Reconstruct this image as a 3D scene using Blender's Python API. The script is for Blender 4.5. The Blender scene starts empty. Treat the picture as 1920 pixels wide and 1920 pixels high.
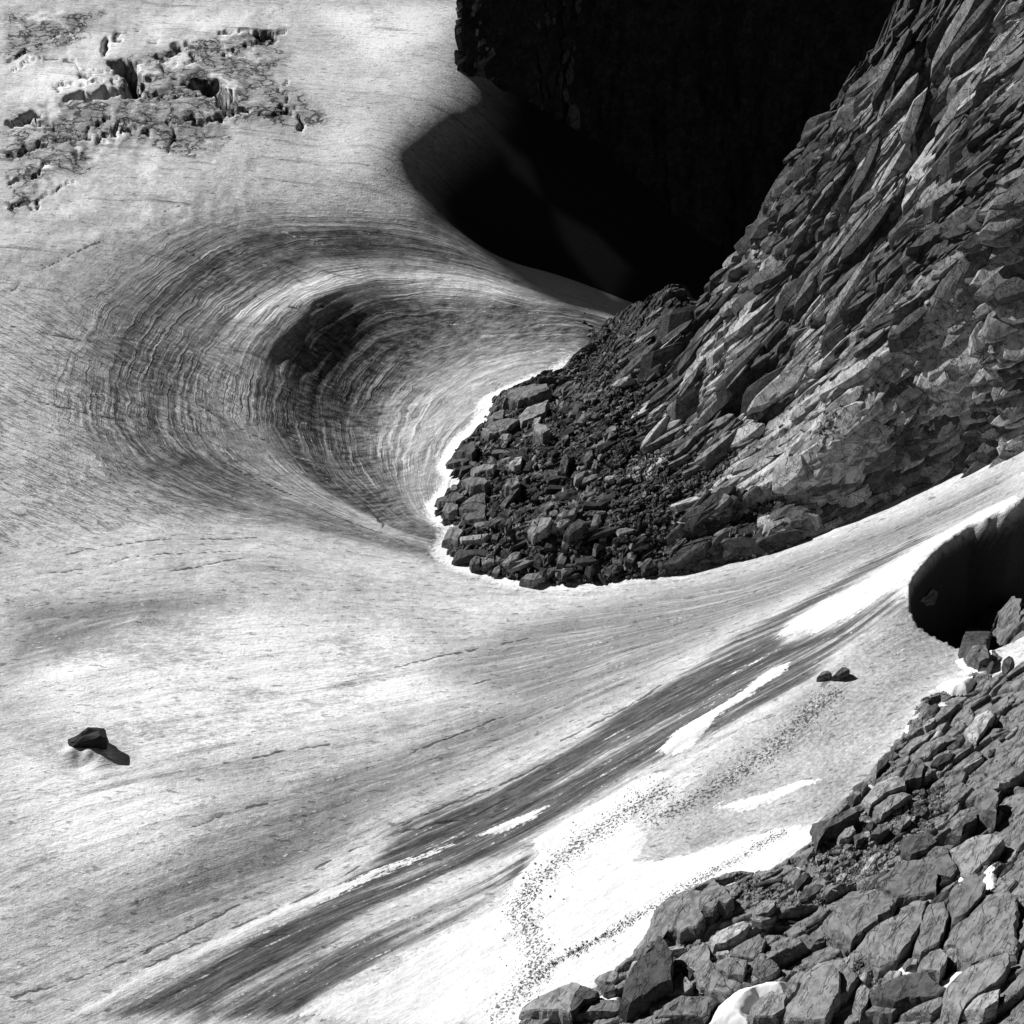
import bpy, math, random
import numpy as np
from mathutils import Vector

C = bpy.context.scene
COL = C.collection
rng = np.random.default_rng(7)
random.seed(7)

# ------------------------------------------------------------------ camera
CAM_H = 120.0
PITCH = math.radians(38.0)
TAN = math.tan(math.radians(14.0))
cam = bpy.data.cameras.new('camera')
cam.sensor_fit = 'HORIZONTAL'
cam.angle = math.radians(28.0)
cam.clip_start = 1.0
cam.clip_end = 3000.0
cam_o = bpy.data.objects.new('camera', cam)
cam_o.location = (0, 0, CAM_H)
cam_o.rotation_euler = (math.radians(90.0) - PITCH, 0, 0)
COL.objects.link(cam_o)
C.camera = cam_o

# ------------------------------------------------------------------ light
SUN_DIR = Vector((-0.72, 0.52, 0.56)).normalized()      # towards the sun
sun_el = math.asin(SUN_DIR.z)
sun_az = math.atan2(SUN_DIR.x, SUN_DIR.y)
W = bpy.data.worlds.new("World")
C.world = W
W.use_nodes = True
wn = W.node_tree.nodes
wn.clear()
sky = wn.new('ShaderNodeTexSky')
sky.sky_type = 'NISHITA'
sky.sun_disc = False
sky.sun_elevation = sun_el
sky.sun_rotation = sun_az
sky.altitude = 3500.0          # thin clear mountain air: a dark sky and black shade
sky.dust_density = 0.0
sky.air_density = 0.5
bw = wn.new('ShaderNodeSeparateColor')   # black-and-white film behind a red filter: only the sky's red counts
bg = wn.new('ShaderNodeBackground')
bg.inputs['Strength'].default_value = 0.05
wo = wn.new('ShaderNodeOutputWorld')
W.node_tree.links.new(sky.outputs[0], bw.inputs[0])
W.node_tree.links.new(bw.outputs[0], bg.inputs['Color'])
W.node_tree.links.new(bg.outputs[0], wo.inputs['Surface'])
sl = bpy.data.lights.new('sun', 'SUN')
sl.energy = 5.0
sl.angle = math.radians(0.5)
sl.color = (1, 1, 1)
so = bpy.data.objects.new('sun', sl)
so.location = (-80, 60, 150)
so.rotation_euler = SUN_DIR.to_track_quat('Z', 'Y').to_euler()
COL.objects.link(so)
C.view_settings.view_transform = 'Standard'
C.view_settings.look = 'None'
C.view_settings.exposure = 0.32
C.view_settings.gamma = 1.0
C.view_settings.use_curve_mapping = False
C.cycles.max_bounces = 3
C.cycles.diffuse_bounces = 1

# ------------------------------------------------------------------ camera geometry
cp, sp = math.cos(PITCH), math.sin(PITCH)
def ray(u, v):
    a = (np.asarray(u, float) - 960) / 960 * TAN
    b = (960 - np.asarray(v, float)) / 960 * TAN
    return a, cp + b * sp, -sp + b * cp
def at_z(u, v, z):
    dx, dy, dz = ray(u, v)
    t = (np.asarray(z, float) - CAM_H) / dz
    return t * dx, t * dy
def at_y(u, v, y):
    dx, dy, dz = ray(u, v)
    t = y / dy
    return t * dx, CAM_H + t * dz

# ------------------------------------------------------------------ noise
def _h(ix, iy, seed):
    n = (ix * 374761393 + iy * 668265263 + seed * 1442695041) & 0xffffffff
    n = ((n ^ (n >> 13)) * 1274126177) & 0xffffffff
    n = ((n ^ (n >> 16)) * 2246822519) & 0xffffffff
    return ((n ^ (n >> 15)) & 0xffffff) / float(0xffffff)
def vnoise(x, y, seed=0):
    xi = np.floor(x).astype(np.int64); yi = np.floor(y).astype(np.int64)
    xf = x - xi; yf = y - yi
    xf = xf * xf * xf * (xf * (xf * 6 - 15) + 10); yf = yf * yf * yf * (yf * (yf * 6 - 15) + 10)
    a = _h(xi, yi, seed); b = _h(xi + 1, yi, seed); c = _h(xi, yi + 1, seed); d = _h(xi + 1, yi + 1, seed)
    return (a + (b - a) * xf) * (1 - yf) + (c + (d - c) * xf) * yf - 0.5
def fbm(x, y, oct=4, seed=0, gain=0.5):
    s = 0; amp = 1.0; f = 1.0
    for o in range(oct):
        s = s + amp * vnoise(x * f + 17.3 * o, y * f - 9.1 * o, seed + o)
        amp *= gain; f *= 2.03
    return s
def voro(x, y, seed, jit=0.9):
    """two nearest distances, id hash of the nearest cell and offset from its centre"""
    xi = np.floor(x).astype(np.int64); yi = np.floor(y).astype(np.int64)
    F1 = np.full(x.shape, 9.0); F2 = np.full(x.shape, 9.0)
    ID = np.zeros(x.shape); OX = np.zeros(x.shape); OY = np.zeros(x.shape); IX = np.zeros(x.shape, np.int64); IY = np.zeros(x.shape, np.int64)
    for i in (-1, 0, 1):
        for j in (-1, 0, 1):
            cx = xi + i; cy = yi + j
            px = cx + 0.5 + jit * (_h(cx, cy, seed) - .5); py = cy + 0.5 + jit * (_h(cx, cy, seed + 57) - .5)
            ox = x - px; oy = y - py
            d = np.sqrt(ox * ox + oy * oy)
            near = d < F1
            F2 = np.where(near, F1, np.minimum(F2, d))
            F1 = np.where(near, d, F1)
            OX = np.where(near, ox, OX); OY = np.where(near, oy, OY)
            IX = np.where(near, cx, IX); IY = np.where(near, cy, IY)
    return F1, F2, OX, OY, IX, IY
def sstep(a, b, x):
    t = np.clip((x - a) / (b - a), 0, 1)
    return t * t * (3 - 2 * t)

# ------------------------------------------------------------------ thin plate spline through control points
class TPS:
    def __init__(s, X, Y, Z, lam=0.02):
        s.p = np.stack([X, Y], 1) / 50.0
        n = len(X)
        d = np.linalg.norm(s.p[:, None] - s.p[None], axis=2)
        K = s.k(d) + lam * 0.01 * np.eye(n)
        P = np.hstack([np.ones((n, 1)), s.p])
        A = np.zeros((n + 3, n + 3)); A[:n, :n] = K; A[:n, n:] = P; A[n:, :n] = P.T
        s.w = np.linalg.solve(A, np.concatenate([Z, np.zeros(3)]))
    @staticmethod
    def k(d):
        return np.where(d > 1e-9, d * d * np.log(np.maximum(d, 1e-9)), 0)
    def __call__(s, x, y):
        sh = x.shape; x = x.ravel() / 50.0; y = y.ravel() / 50.0
        out = s.w[-3] + s.w[-2] * x + s.w[-1] * y
        for i, (a, b) in enumerate(s.p):
            r2 = (x - a) ** 2 + (y - b) ** 2
            out = out + s.w[i] * 0.5 * r2 * np.log(np.maximum(r2, 1e-12))
        return out.reshape(sh)

def seg_dist(X, Y, pts, closed=False):
    """distance of many points to a polyline; signed (inside positive) if closed"""
    P = np.asarray(pts, float)
    n = len(P); D = np.full(X.shape, 1e9); ins = np.zeros(X.shape, bool)
    for i in range(n if closed else n - 1):
        a = P[i]; b = P[(i + 1) % n]
        ex, ey = b - a; L = ex * ex + ey * ey + 1e-12
        t = np.clip(((X - a[0]) * ex + (Y - a[1]) * ey) / L, 0, 1)
        D = np.minimum(D, (X - a[0] - t * ex) ** 2 + (Y - a[1] - t * ey) ** 2)
        if closed:
            c = ((a[1] > Y) != (b[1] > Y))
            ins ^= c & (X < (b[0] - a[0]) * (Y - a[1]) / (b[1] - a[1] + 1e-12) + a[0])
    D = np.sqrt(D)
    return np.where(ins, D, -D) if closed else D

# ------------------------------------------------------------------ materials helper
def new_mat(name):
    m = bpy.data.materials.new(name); m.use_nodes = True
    nt = m.node_tree; nt.nodes.clear()
    out = nt.nodes.new('ShaderNodeOutputMaterial'); b = nt.nodes.new('ShaderNodeBsdfPrincipled')
    nt.links.new(b.outputs[0], out.inputs[0])
    return m, nt, b
class G:
    """tiny expression helper for shader nodes"""
    def __init__(s, nt): s.nt = nt
    def _in(s, sock, v):
        if isinstance(v, (int, float)): sock.default_value = v
        elif isinstance(v, tuple): sock.default_value = v
        else: s.nt.links.new(v, sock)
    def m(s, op, a, b=0.0, c=0.0, clamp=False):
        n = s.nt.nodes.new('ShaderNodeMath'); n.operation = op; n.use_clamp = clamp
        s._in(n.inputs[0], a); s._in(n.inputs[1], b)
        if op in ('MULTIPLY_ADD', 'COMPARE'): s._in(n.inputs[2], c)
        return n.outputs[0]
    def add(s, a, b): return s.m('ADD', a, b)
    def sub(s, a, b): return s.m('SUBTRACT', a, b)
    def mul(s, a, b): return s.m('MULTIPLY', a, b)
    def attr(s, name):
        n = s.nt.nodes.new('ShaderNodeAttribute'); n.attribute_name = name; return n.outputs['Fac']
    def pos(s):
        n = s.nt.nodes.new('ShaderNodeNewGeometry'); return n.outputs['Position']
    def objco(s):
        n = s.nt.nodes.new('ShaderNodeTexCoord'); return n.outputs['Object']
    def xyz(s, v):
        n = s.nt.nodes.new('ShaderNodeSeparateXYZ'); s.nt.links.new(v, n.inputs[0]); return n.outputs
    def vec(s, x, y, z):
        n = s.nt.nodes.new('ShaderNodeCombineXYZ'); s._in(n.inputs[0], x); s._in(n.inputs[1], y); s._in(n.inputs[2], z); return n.outputs[0]
    def scale(s, v, k):
        n = s.nt.nodes.new('ShaderNodeVectorMath'); n.operation = 'MULTIPLY'; s.nt.links.new(v, n.inputs[0]); n.inputs[1].default_value = k if isinstance(k, tuple) else (k, k, k); return n.outputs[0]
    def noise(s, v, sc=1.0, det=3.0, rough=0.5, dist=0.0):
        n = s.nt.nodes.new('ShaderNodeTexNoise'); s.nt.links.new(v, n.inputs['Vector'])
        n.inputs['Scale'].default_value = sc; n.inputs['Detail'].default_value = det; n.inputs['Roughness'].default_value = rough; n.inputs['Distortion'].default_value = dist
        return n.outputs[0]
    def voronoi(s, v, sc=1.0, feat='F1'):
        n = s.nt.nodes.new('ShaderNodeTexVoronoi'); n.feature = feat; s.nt.links.new(v, n.inputs['Vector']); n.inputs['Scale'].default_value = sc
        return n.outputs[0]
    def step(s, x, a, b, lo=0.0, hi=1.0):
        n = s.nt.nodes.new('ShaderNodeMapRange'); n.interpolation_type = 'SMOOTHSTEP'
        s._in(n.inputs[0], x); s._in(n.inputs[1], a); s._in(n.inputs[2], b); s._in(n.inputs[3], lo); s._in(n.inputs[4], hi); return n.outputs[0]
    def mix(s, f, a, b):
        n = s.nt.nodes.new('ShaderNodeMix'); n.data_type = 'FLOAT'
        s._in(n.inputs[0], f); s._in(n.inputs[2], a); s._in(n.inputs[3], b); return n.outputs[0]
    def grey(s, f):
        n = s.nt.nodes.new('ShaderNodeCombineColor'); 
        for i in range(3): s._in(n.inputs[i], f)
        return n.outputs[0]
    def bump(s, h, strength=1.0, dist=0.1, normal=None):
        n = s.nt.nodes.new('ShaderNodeBump'); n.inputs['Strength'].default_value = strength; n.inputs['Distance'].default_value = dist
        s._in(n.inputs['Height'], h)
        if normal is not None: s.nt.links.new(normal, n.inputs['Normal'])
        return n.outputs[0]

def grid_object(name, X, Y, Z, attrs, mat, keep=None, smooth=True, parent=None):
    r, c = X.shape
    co = np.stack([X, Y, Z], 2).reshape(-1, 3).astype(np.float32)
    idx = np.arange(r * c).reshape(r, c)
    q = np.stack([idx[:-1, :-1], idx[:-1, 1:], idx[1:, 1:], idx[1:, :-1]], 2).reshape(-1, 4)
    if keep is not None:
        k = keep[:-1, :-1] | keep[:-1, 1:] | keep[1:, 1:] | keep[1:, :-1]
        q = q[k.ravel()]
        used = np.zeros(r * c, bool); used[q.ravel()] = True
        remap = np.cumsum(used) - 1
        q = remap[q]; co = co[used]
    me = bpy.data.meshes.new(name)
    me.vertices.add(len(co)); me.vertices.foreach_set('co', co.ravel())
    me.loops.add(q.size); me.loops.foreach_set('vertex_index', q.ravel().astype(np.int32))
    me.polygons.add(len(q)); me.polygons.foreach_set('loop_start', (np.arange(len(q)) * 4).astype(np.int32))
    me.update(calc_edges=True)
    me.polygons.foreach_set('use_smooth', np.full(len(q), smooth))
    for k, v in attrs.items():
        a = me.attributes.new(k, 'FLOAT', 'POINT')
        v = v.ravel()
        if keep is not None: v = v[used]
        a.data.foreach_set('value', v.astype(np.float32))
    me.materials.append(mat)
    o = bpy.data.objects.new(name, me); COL.objects.link(o)
    if parent: o.parent = parent
    return o

# ------------------------------------------------------------------ glacier height field
GC = [  # photo column, photo row, height in metres
 (-100,-100,4),(0,0,3),(300,0,2),(600,-20,1.5),(0,250,1.5),(300,200,1.5),(550,200,1),(0,400,.8),(250,330,.5),(450,300,.4),(620,280,0),
 (720,120,.3),(600,120,.4),(620,250,.1),(838,10,.3),(842,-180,.3),(800,100,.3),(750,190,.3),(735,268,.2),(720,318,-.5),
 (60,520,0),(150,450,0),(300,385,.0),(450,345,-.2),(600,340,-.8),(700,365,-1.6),(780,390,-2.9),
 (100,620,-1.3),(200,560,-2.2),(330,480,-2.4),(480,430,-2.3),(620,420,-2.9),(740,440,-4.1),(840,470,-5.8),(870,400,-8.5),
 (100,780,-1.5),(260,700,-3.6),(350,620,-4.8),(440,550,-5.0),(560,500,-5.0),(680,480,-5.3),(790,490,-6.0),
 (880,520,-6.4),(960,552,-6.5),(1020,585,-5.4),(1080,615,-3.6),
 (930,478,-10),(1010,520,-12),(1060,560,-10),
 (380,780,-5.0),(430,690,-5.4),(500,620,-5.6),(590,560,-6.0),(700,522,-6.5),(800,512,-6.5),
 (500,760,-7.5),(560,680,-8.3),(640,610,-8.3),(740,565,-8.1),(840,553,-7.3),
 (600,760,-9.9),(640,690,-10.3),(720,640,-10.2),(820,600,-9.0),(930,600,-7.4),
 (560,860,-8.2),(640,850,-10.2),(700,760,-12.2),(800,690,-11.0),(900,660,-8.4),(1000,640,-5.9),(1060,650,-4.2),
 (640,930,-7.6),(720,930,-7.6),(740,850,-9.6),(800,800,-8.4),(870,740,-7.0),(960,700,-5.6),(1060,680,-3.8),(820,880,-6.2),(850,800,-6.6),(820,960,-5),
 (1000,800,-5),(1000,950,-3),(1200,800,-4),(1200,650,-6),
 (480,900,-6.2),(600,980,-5.0),(740,1000,-4.6),(830,1050,-3.4),(400,900,-4.6),(300,850,-3.2),
 (0,900,-.2),(200,950,-1.2),(400,1000,-2),(600,1050,-2.4),(0,1050,.3),(150,1030,.0),(300,1005,-.6),
 (0,1300,1.6),(250,1300,1.2),(600,1250,0),(900,1150,-.8),(1050,1120,-.6),(1250,1100,1.2),(1450,1060,4.8),(1650,980,9.5),(1780,920,13.5),(1900,865,17.5),(2050,760,23),
 (0,1600,1.5),(300,1600,1.2),(600,1450,1.0),(900,1300,1.3),(1200,1200,3.2),(1450,1130,7.0),(1650,1060,11),(1800,985,15.5),(1900,940,19.5),
 (-100,1900,-.5),(200,1800,0),(400,1700,.2),(600,1620,.5),(800,1500,1.6),(1000,1430,3.0),(1200,1330,5.6),(1400,1230,9),(1550,1150,12),(1680,1080,14.5),
 (150,1960,-.5),(500,1800,.6),(800,1620,2.0),(1050,1500,4.6),(1250,1400,8.0),(1400,1320,10.8),(1550,1230,13.6),(1690,1130,16.2),(1705,1100,16.4),(1740,1050,16.8),(1820,995,18.6),(1900,960,20.8),
 (500,2000,.4),(800,1850,3.4),(1000,1700,6.2),(1200,1600,8.6),(1400,1480,11.2),(1550,1400,13.2),(1650,1280,14.9),(1715,1165,15.8),(1760,1200,15.8),(1830,1230,16.6),
 (900,2000,5.5),(1200,1800,10),(1400,1650,13.0),(1550,1530,14.6),(1650,1420,15.6),(1750,1290,16.2),(1100,1950,9),(1500,1900,15),(1900,1700,20),(1900,1400,18),(2000,2000,24),
 (2000,900,24),
]
gu, gv, gz = np.array(GC, float).T
gx, gy = at_z(gu, gv, gz)
# where the ice rolls over into the dark moat
rl_x, rl_y = at_z(np.array([842, 838, 803, 765, 745, 720, 700]), np.array([-200, 10, 100, 190, 270, 330, 420]), 0.0)
ROLL_LINE = np.stack([rl_x, rl_y], 1)
for k_ in range(4):
    for d_ in (2.5, 5.0, 7.5, 10.0, 14.0, 20.0):
        gx = np.append(gx, ROLL_LINE[k_, 0] + d_); gy = np.append(gy, ROLL_LINE[k_, 1] - .12 * d_)
        gz = np.append(gz, .3 - (.052 * d_ * d_ if d_ < 9 else 4.21 + (d_ - 9) * .9))
far = [(-260,420,12),(0,420,8),(-300,250,6),(-260,60,2),(0,40,0),(260,60,30),(260,250,-20),(260,420,-30),(90,330,-45),(120,250,-48),(70,260,-46),(40,240,-38)]
fx, fy, fz = np.array(far, float).T
glacier_tps = TPS(np.concatenate([gx, fx]), np.concatenate([gy, fy]), np.concatenate([gz, fz]), 0.25)

P0, P1, HW = math.radians(61), math.radians(19), 1.18
def gs_to_xy(S, T):      # S,T in 0..1
    y = 118.0 / np.tan(P0 + (P1 - P0) * T)
    h = HW * TAN * (y * cp + 118 * sp) + 3
    return (S * 2 - 1) * h, y
def xy_to_gs(x, y):
    T = (np.arctan2(118.0, y) - P0) / (P1 - P0)
    h = HW * TAN * (y * cp + 118 * sp) + 3
    return (x / h + 1) / 2, T
NC = 360
cs, ct = np.meshgrid(np.linspace(0, 1, NC), np.linspace(0, 1, NC))
CX, CY = gs_to_xy(cs, ct)
CZ = glacier_tps(CX, CY)
def bil(F, S, T):
    n, m = F.shape
    a = np.clip(S, 0, 1) * (m - 1.001); b = np.clip(T, 0, 1) * (n - 1.001)
    i = a.astype(int); j = b.astype(int); a = a - i; b = b - j
    return (F[j, i] * (1 - a) + F[j, i + 1] * a) * (1 - b) + (F[j + 1, i] * (1 - a) + F[j + 1, i + 1] * a) * b
def glacier_z(x, y):
    return bil(CZ, *xy_to_gs(np.asarray(x, float), np.asarray(y, float)))
def hit(pts, zf=glacier_z):
    """where the sight lines through photo points meet a height field"""
    P = np.asarray(pts, float); u, v = P[:, 0], P[:, 1]
    dx, dy, dz = ray(u, v)
    t = np.full(len(P), 60.0); done = np.zeros(len(P), bool); last = t.copy()
    for k in range(560):
        z = CAM_H + t * dz
        under = z < zf(t * dx, t * dy)
        done |= under
        t = np.where(done, t, t + 0.6)
    lo = t - 0.6; hi = t
    for k in range(10):
        mid = (lo + hi) / 2; under = CAM_H + mid * dz < zf(mid * dx, mid * dy)
        hi = np.where(under, mid, hi); lo = np.where(under, lo, mid)
    return np.stack([hi * dx, hi * dy], 1)

# the hollow melted out under the snow lip at the right edge
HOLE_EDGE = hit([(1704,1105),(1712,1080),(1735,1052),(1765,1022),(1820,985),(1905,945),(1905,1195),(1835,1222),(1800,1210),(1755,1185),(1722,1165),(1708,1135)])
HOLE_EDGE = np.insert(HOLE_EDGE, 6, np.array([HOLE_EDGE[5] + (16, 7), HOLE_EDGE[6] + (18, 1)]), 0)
hd = np.maximum(seg_dist(CX, CY, HOLE_EDGE, True), 0)
CZ = CZ - np.maximum(CZ - 9.5, 0) * (1 - np.exp(-hd / 1.2))
# ------------------------------------------------------------------ rock ridge height field (the spur with its nose in the ice)
RIDGE_EDGE_PX = [(1080,600),(1108,655),(1040,700),(960,730),(920,750),(900,800),(862,830),(838,868),(860,900),(818,945),(822,968),(850,990),(832,1035),(880,1062),(960,1085),(1060,1096),
  (1200,1088),(1330,1066),(1450,1040),(1560,995),(1680,938),(1790,890),(1900,850),(2000,800)]
edge = hit(RIDGE_EDGE_PX)
RIDGE_EDGE = np.vstack([edge, [[110, 150], [110, 250], [20, 250]]])
RC = [(1090,600,-2.0),(1130,592,1.0),(1200,582,5),(1300,562,9.5),(1370,510,14.5),(1410,480,17.5),(1450,410,22.5),(1470,345,26),(1520,280,30),(1570,220,33),(1640,120,37.5),(1700,80,40),(1720,-20,43),(1760,-120,46),
 (1120,680,-.5),(1000,760,-3.2),(930,800,-3.2),(900,900,-2.2),(900,1000,-1.6),(1000,1050,-.2),(1100,900,1.6),(1150,800,3.5),(1250,700,7.5),(1350,620,12),(1300,800,6.5),(1300,950,4.2),(1200,1030,1.8),(1400,1000,5.8),
 (1450,850,9.5),(1420,700,13.2),(1500,600,18),(1550,450,24.5),(1600,350,29),(1700,250,34),(1800,150,39),(1900,50,44),(1600,700,18.5),(1700,600,24),(1800,480,31),(1900,380,37),(1600,850,14.5),(1750,820,18.2),(1900,780,22),(1750,700,23),(1900,620,29),(1650,930,10.8),(2050,700,30),(2050,400,42),(2050,100,52)]
ru, rv, rz = np.array(RC, float).T
rx, ry = at_z(ru, rv, rz)
for k_, (nx_, ny_) in zip(range(1, 13), [(-.2, .98)] * 4 + [(-.6, .8)] * 8):      # steep back of the crest
    for m_, dz_ in ((2.2, 3.0), (6.0, 13.0)):
        rx = np.append(rx, rx[k_] + nx_ * m_); ry = np.append(ry, ry[k_] + ny_ * m_); rz = np.append(rz, rz[k_] - dz_)
bx, by, bz = np.array([(20,212,-26),(34,206,-25),(48,205,-18),(62,208,-8),(75,212,5),(90,215,20),(40,225,-40),(80,235,-20),(100,180,62),(105,150,50)], float).T
ridge_tps = TPS(np.concatenate([rx, bx]), np.concatenate([ry, by]), np.concatenate([rz, bz]), 0.02)
RX0, RX1, RY0, RY1 = -14.0, 84.0, 126.0, 222.0
NR = 240
rgx, rgy = np.meshgrid(np.linspace(RX0, RX1, NR), np.linspace(RY0, RY1, NR))
def ridge_base(x, y, d):
    g = glacier_z(x, y)
    w = sstep(0, 5.5, d)
    return np.where(d > 0, g * (1 - w) + ridge_tps(x, y) * w + 0.8 * sstep(0, 1.5, d), g - 1.0 - 1.2 * np.maximum(-d, 0))
RD = seg_dist(rgx, rgy, RIDGE_EDGE, True)
RZ = ridge_base(rgx, rgy, RD)
def ridge_z(x, y):
    x = np.asarray(x, float); y = np.asarray(y, float)
    s = (x - RX0) / (RX1 - RX0); t = (y - RY0) / (RY1 - RY0)
    z = bil(RZ, s, t)
    return np.where((s > 0) & (s < 1) & (t > 0) & (t < 1), z, -99)

# ------------------------------------------------------------------ foreground slope height field (lower right)
SLOPE_EDGE_PX = [(960,1925),(1010,1885),(1110,1850),(1180,1790),(1212,1745),(1225,1700),(1290,1665),(1370,1632),(1440,1630),(1530,1570),(1525,1545),(1600,1480),(1640,1430),(1690,1370),(1722,1310),(1790,1285),(1840,1240),(1812,1215),(1835,1160),(1900,1118),(2000,1080)]
sedge = hit(SLOPE_EDGE_PX)
SLOPE_EDGE = np.vstack([sedge, [[90, 100], [90, 40], [-5, 40], [2, 70]]])
SC = [(1000,1900,7.6),(1120,1880,9.4),(1250,1800,11.6),(1250,1740,11.8),(1350,1700,13.2),(1350,1800,13.8),(1350,1900,13.5),(1500,1640,14.8),(1500,1750,16),(1500,1900,16.5),(1600,1560,16),(1650,1650,18),(1650,1780,19),(1650,1900,19.5),
 (1700,1420,16.6),(1780,1330,16.8),(1800,1500,19),(1800,1620,20.5),(1800,1750,22.5),(1800,1900,24),(1900,1180,14.5),(1880,1230,16),(1900,1300,18.5),(1900,1450,20.5),(1900,1600,23),(1900,1750,25.5),(1900,1900,28),(2100,1300,25),(2100,1600,30),(2100,1900,36),(1500,2100,19),(1000,2100,9)]
su, sv, sz = np.array(SC, float).T
sx, sy = at_z(su, sv, sz)
slope_tps = TPS(sx, sy, sz, 0.02)
SX0, SX1, SY0, SY1 = -4.0, 56.0, 62.0, 128.0
sgx, sgy = np.meshgrid(np.linspace(SX0, SX1, NR), np.linspace(SY0, SY1, NR))
SD = seg_dist(sgx, sgy, SLOPE_EDGE, True)
def slope_base(x, y, d):
    g = glacier_z(x, y); w = sstep(0, 3.5, d)
    return np.where(d > 0, g * (1 - w) + slope_tps(x, y) * w + 0.5 * sstep(0, .8, d), g - .6 - 1.5 * np.maximum(-d, 0))
SZ = slope_base(sgx, sgy, SD)
def slope_z(x, y):
    x = np.asarray(x, float); y = np.asarray(y, float)
    s = (x - SX0) / (SX1 - SX0); t = (y - SY0) / (SY1 - SY0)
    return np.where((s > 0) & (s < 1) & (t > 0) & (t < 1), bil(SZ, s, t), -99)
def ground_z(x, y):
    return np.maximum(glacier_z(x, y), np.maximum(ridge_z(x, y), slope_z(x, y)))

# ------------------------------------------------------------------ flow fields: their isolines are the strata and flow bands of the ice
def field(lines, zf=glacier_z, lam=1.0, step=90):
    U = []; V = []
    for val, pts in lines:
        P = np.asarray(pts, float)
        seg = np.linalg.norm(np.diff(P, axis=0), axis=1); cum = np.concatenate([[0], np.cumsum(seg)])
        t = np.linspace(0, cum[-1], max(2, int(cum[-1] / step) + 1))
        U.append(np.stack([np.interp(t, cum, P[:, 0]), np.interp(t, cum, P[:, 1])], 1)); V.append(np.full(len(t), float(val)))
    w = hit(np.vstack(U), zf)
    return TPS(w[:, 0], w[:, 1], np.concatenate(V), lam)
SCOOP_LINES = [
 (0, [(820,392),(700,362),(560,352),(420,365),(280,405),(120,480),(-20,570)]),
 (4, [(830,420),(640,398),(450,400),(320,450),(200,540),(110,650),(80,780),(90,900),(130,985)]),
 (10, [(900,490),(780,455),(650,440),(520,440),(400,480),(300,560),(230,660),(215,760),(250,850),(350,910),(500,960),(650,1000),(780,1030)]),
 (18, [(960,530),(850,498),(720,480),(600,495),(480,550),(390,640),(340,740),(350,820),(420,880),(520,925),(640,970),(750,1010)]),
 (26, [(1000,572),(900,540),(800,527),(690,540),(590,590),(520,660),(490,740),(505,820),(560,890),(640,940),(720,982)]),
 (33, [(1050,602),(960,590),(850,590),(740,610),(660,650),(610,720),(600,800),(630,880),(680,930),(738,962)]),
 (40, [(1080,640),(980,640),(880,660),(790,710),(730,780),(710,860),(730,930),(760,965)]),
 (46, [(1040,690),(940,710),(860,770),(810,840),(790,920),(800,985)])]
CHUTE_LINES = [
 (0, [(22,1040),(180,1020),(330,1002),(480,1000),(640,1025),(800,1055),(950,1085),(1150,1092),(1350,1063),(1550,1000),(1750,910),(1900,850)]),
 (8, [(22,1180),(200,1130),(450,1110),(700,1120),(1000,1140),(1250,1130),(1450,1090),(1650,1010),(1900,890)]),
 (20, [(22,1400),(300,1330),(600,1290),(900,1240),(1200,1180),(1450,1120),(1650,1050),(1850,950)]),
 (32, [(22,1620),(300,1530),(600,1460),(900,1370),(1150,1270),(1350,1190),(1550,1110),(1700,1040)]),
 (40, [(22,1850),(200,1770),(400,1690),(600,1610),(800,1520),(1000,1420),(1200,1310),(1400,1210),(1550,1150),(1700,1060)]),
 (46, [(150,1900),(350,1800),(550,1710),(750,1630),(950,1540),(1150,1430),(1300,1340),(1450,1260),(1600,1180)]),
 (54, [(450,1900),(650,1790),(850,1690),(1050,1580),(1250,1450),(1400,1370),(1550,1290),(1690,1200)]),
 (62, [(800,1900),(1000,1760),(1200,1640),(1400,1530),(1600,1400),(1700,1290)])]
F1c = field(SCOOP_LINES)(CX, CY)
F2c = field(CHUTE_LINES)(CX, CY)

# ------------------------------------------------------------------ patches of snow, old ice and dirt (their own outlines on the ground)
MC = 620
ms, mt = np.meshgrid(np.linspace(0, 1, MC), np.linspace(0, 1, MC))
MX, MY = gs_to_xy(ms, mt)
def patch(polys, soft, grow=0.0):
    out = np.zeros(MX.shape)
    for P in polys:
        d = seg_dist(MX, MY, hit(P), True) + grow
        out = np.maximum(out, sstep(-soft, soft, d))
    return out
def band(lines, w):
    """soft band round polylines, w in metres"""
    out = np.zeros(MX.shape)
    for P in lines:
        out = np.maximum(out, np.exp(-(seg_dist(MX, MY, hit(P)) / w) ** 2))
    return out
SNOW = patch([
 [(1457,1190),(1500,1155),(1580,1115),(1670,1060),(1740,1015),(1830,965),(1905,930),(1905,948),(1820,985),(1755,1025),(1700,1080),(1650,1115),(1600,1150),(1560,1165),(1530,1180),(1490,1178)],
 [(1235,1402),(1270,1365),(1330,1330),(1400,1288),(1440,1252),(1482,1236),(1478,1250),(1420,1290),(1350,1335),(1320,1365),(1300,1395),(1260,1408)],
 [(885,1568),(950,1538),(1025,1508),(1000,1532),(940,1560)],
 [(140,1905),(285,1818),(430,1760),(545,1702),(605,1675),(700,1636),(850,1580),(850,1586),(722,1640),(615,1690),(485,1754),(385,1798),(300,1840),(180,1905)],
 [(560,1905),(700,1845),(860,1742),(950,1692),(965,1650),(1012,1600),(1000,1575),(1100,1510),(1230,1440),(1262,1448),(1180,1520),(1215,1565),(1190,1620),(1260,1608),(1400,1570),(1500,1545),(1540,1570),(1430,1650),(1330,1665),(1250,1710),(1200,1800),(1000,1920)],
 [(1350,1510),(1420,1488),(1500,1462),(1550,1462),(1500,1478),(1420,1510),(1380,1520)],
], 0.45)
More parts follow.
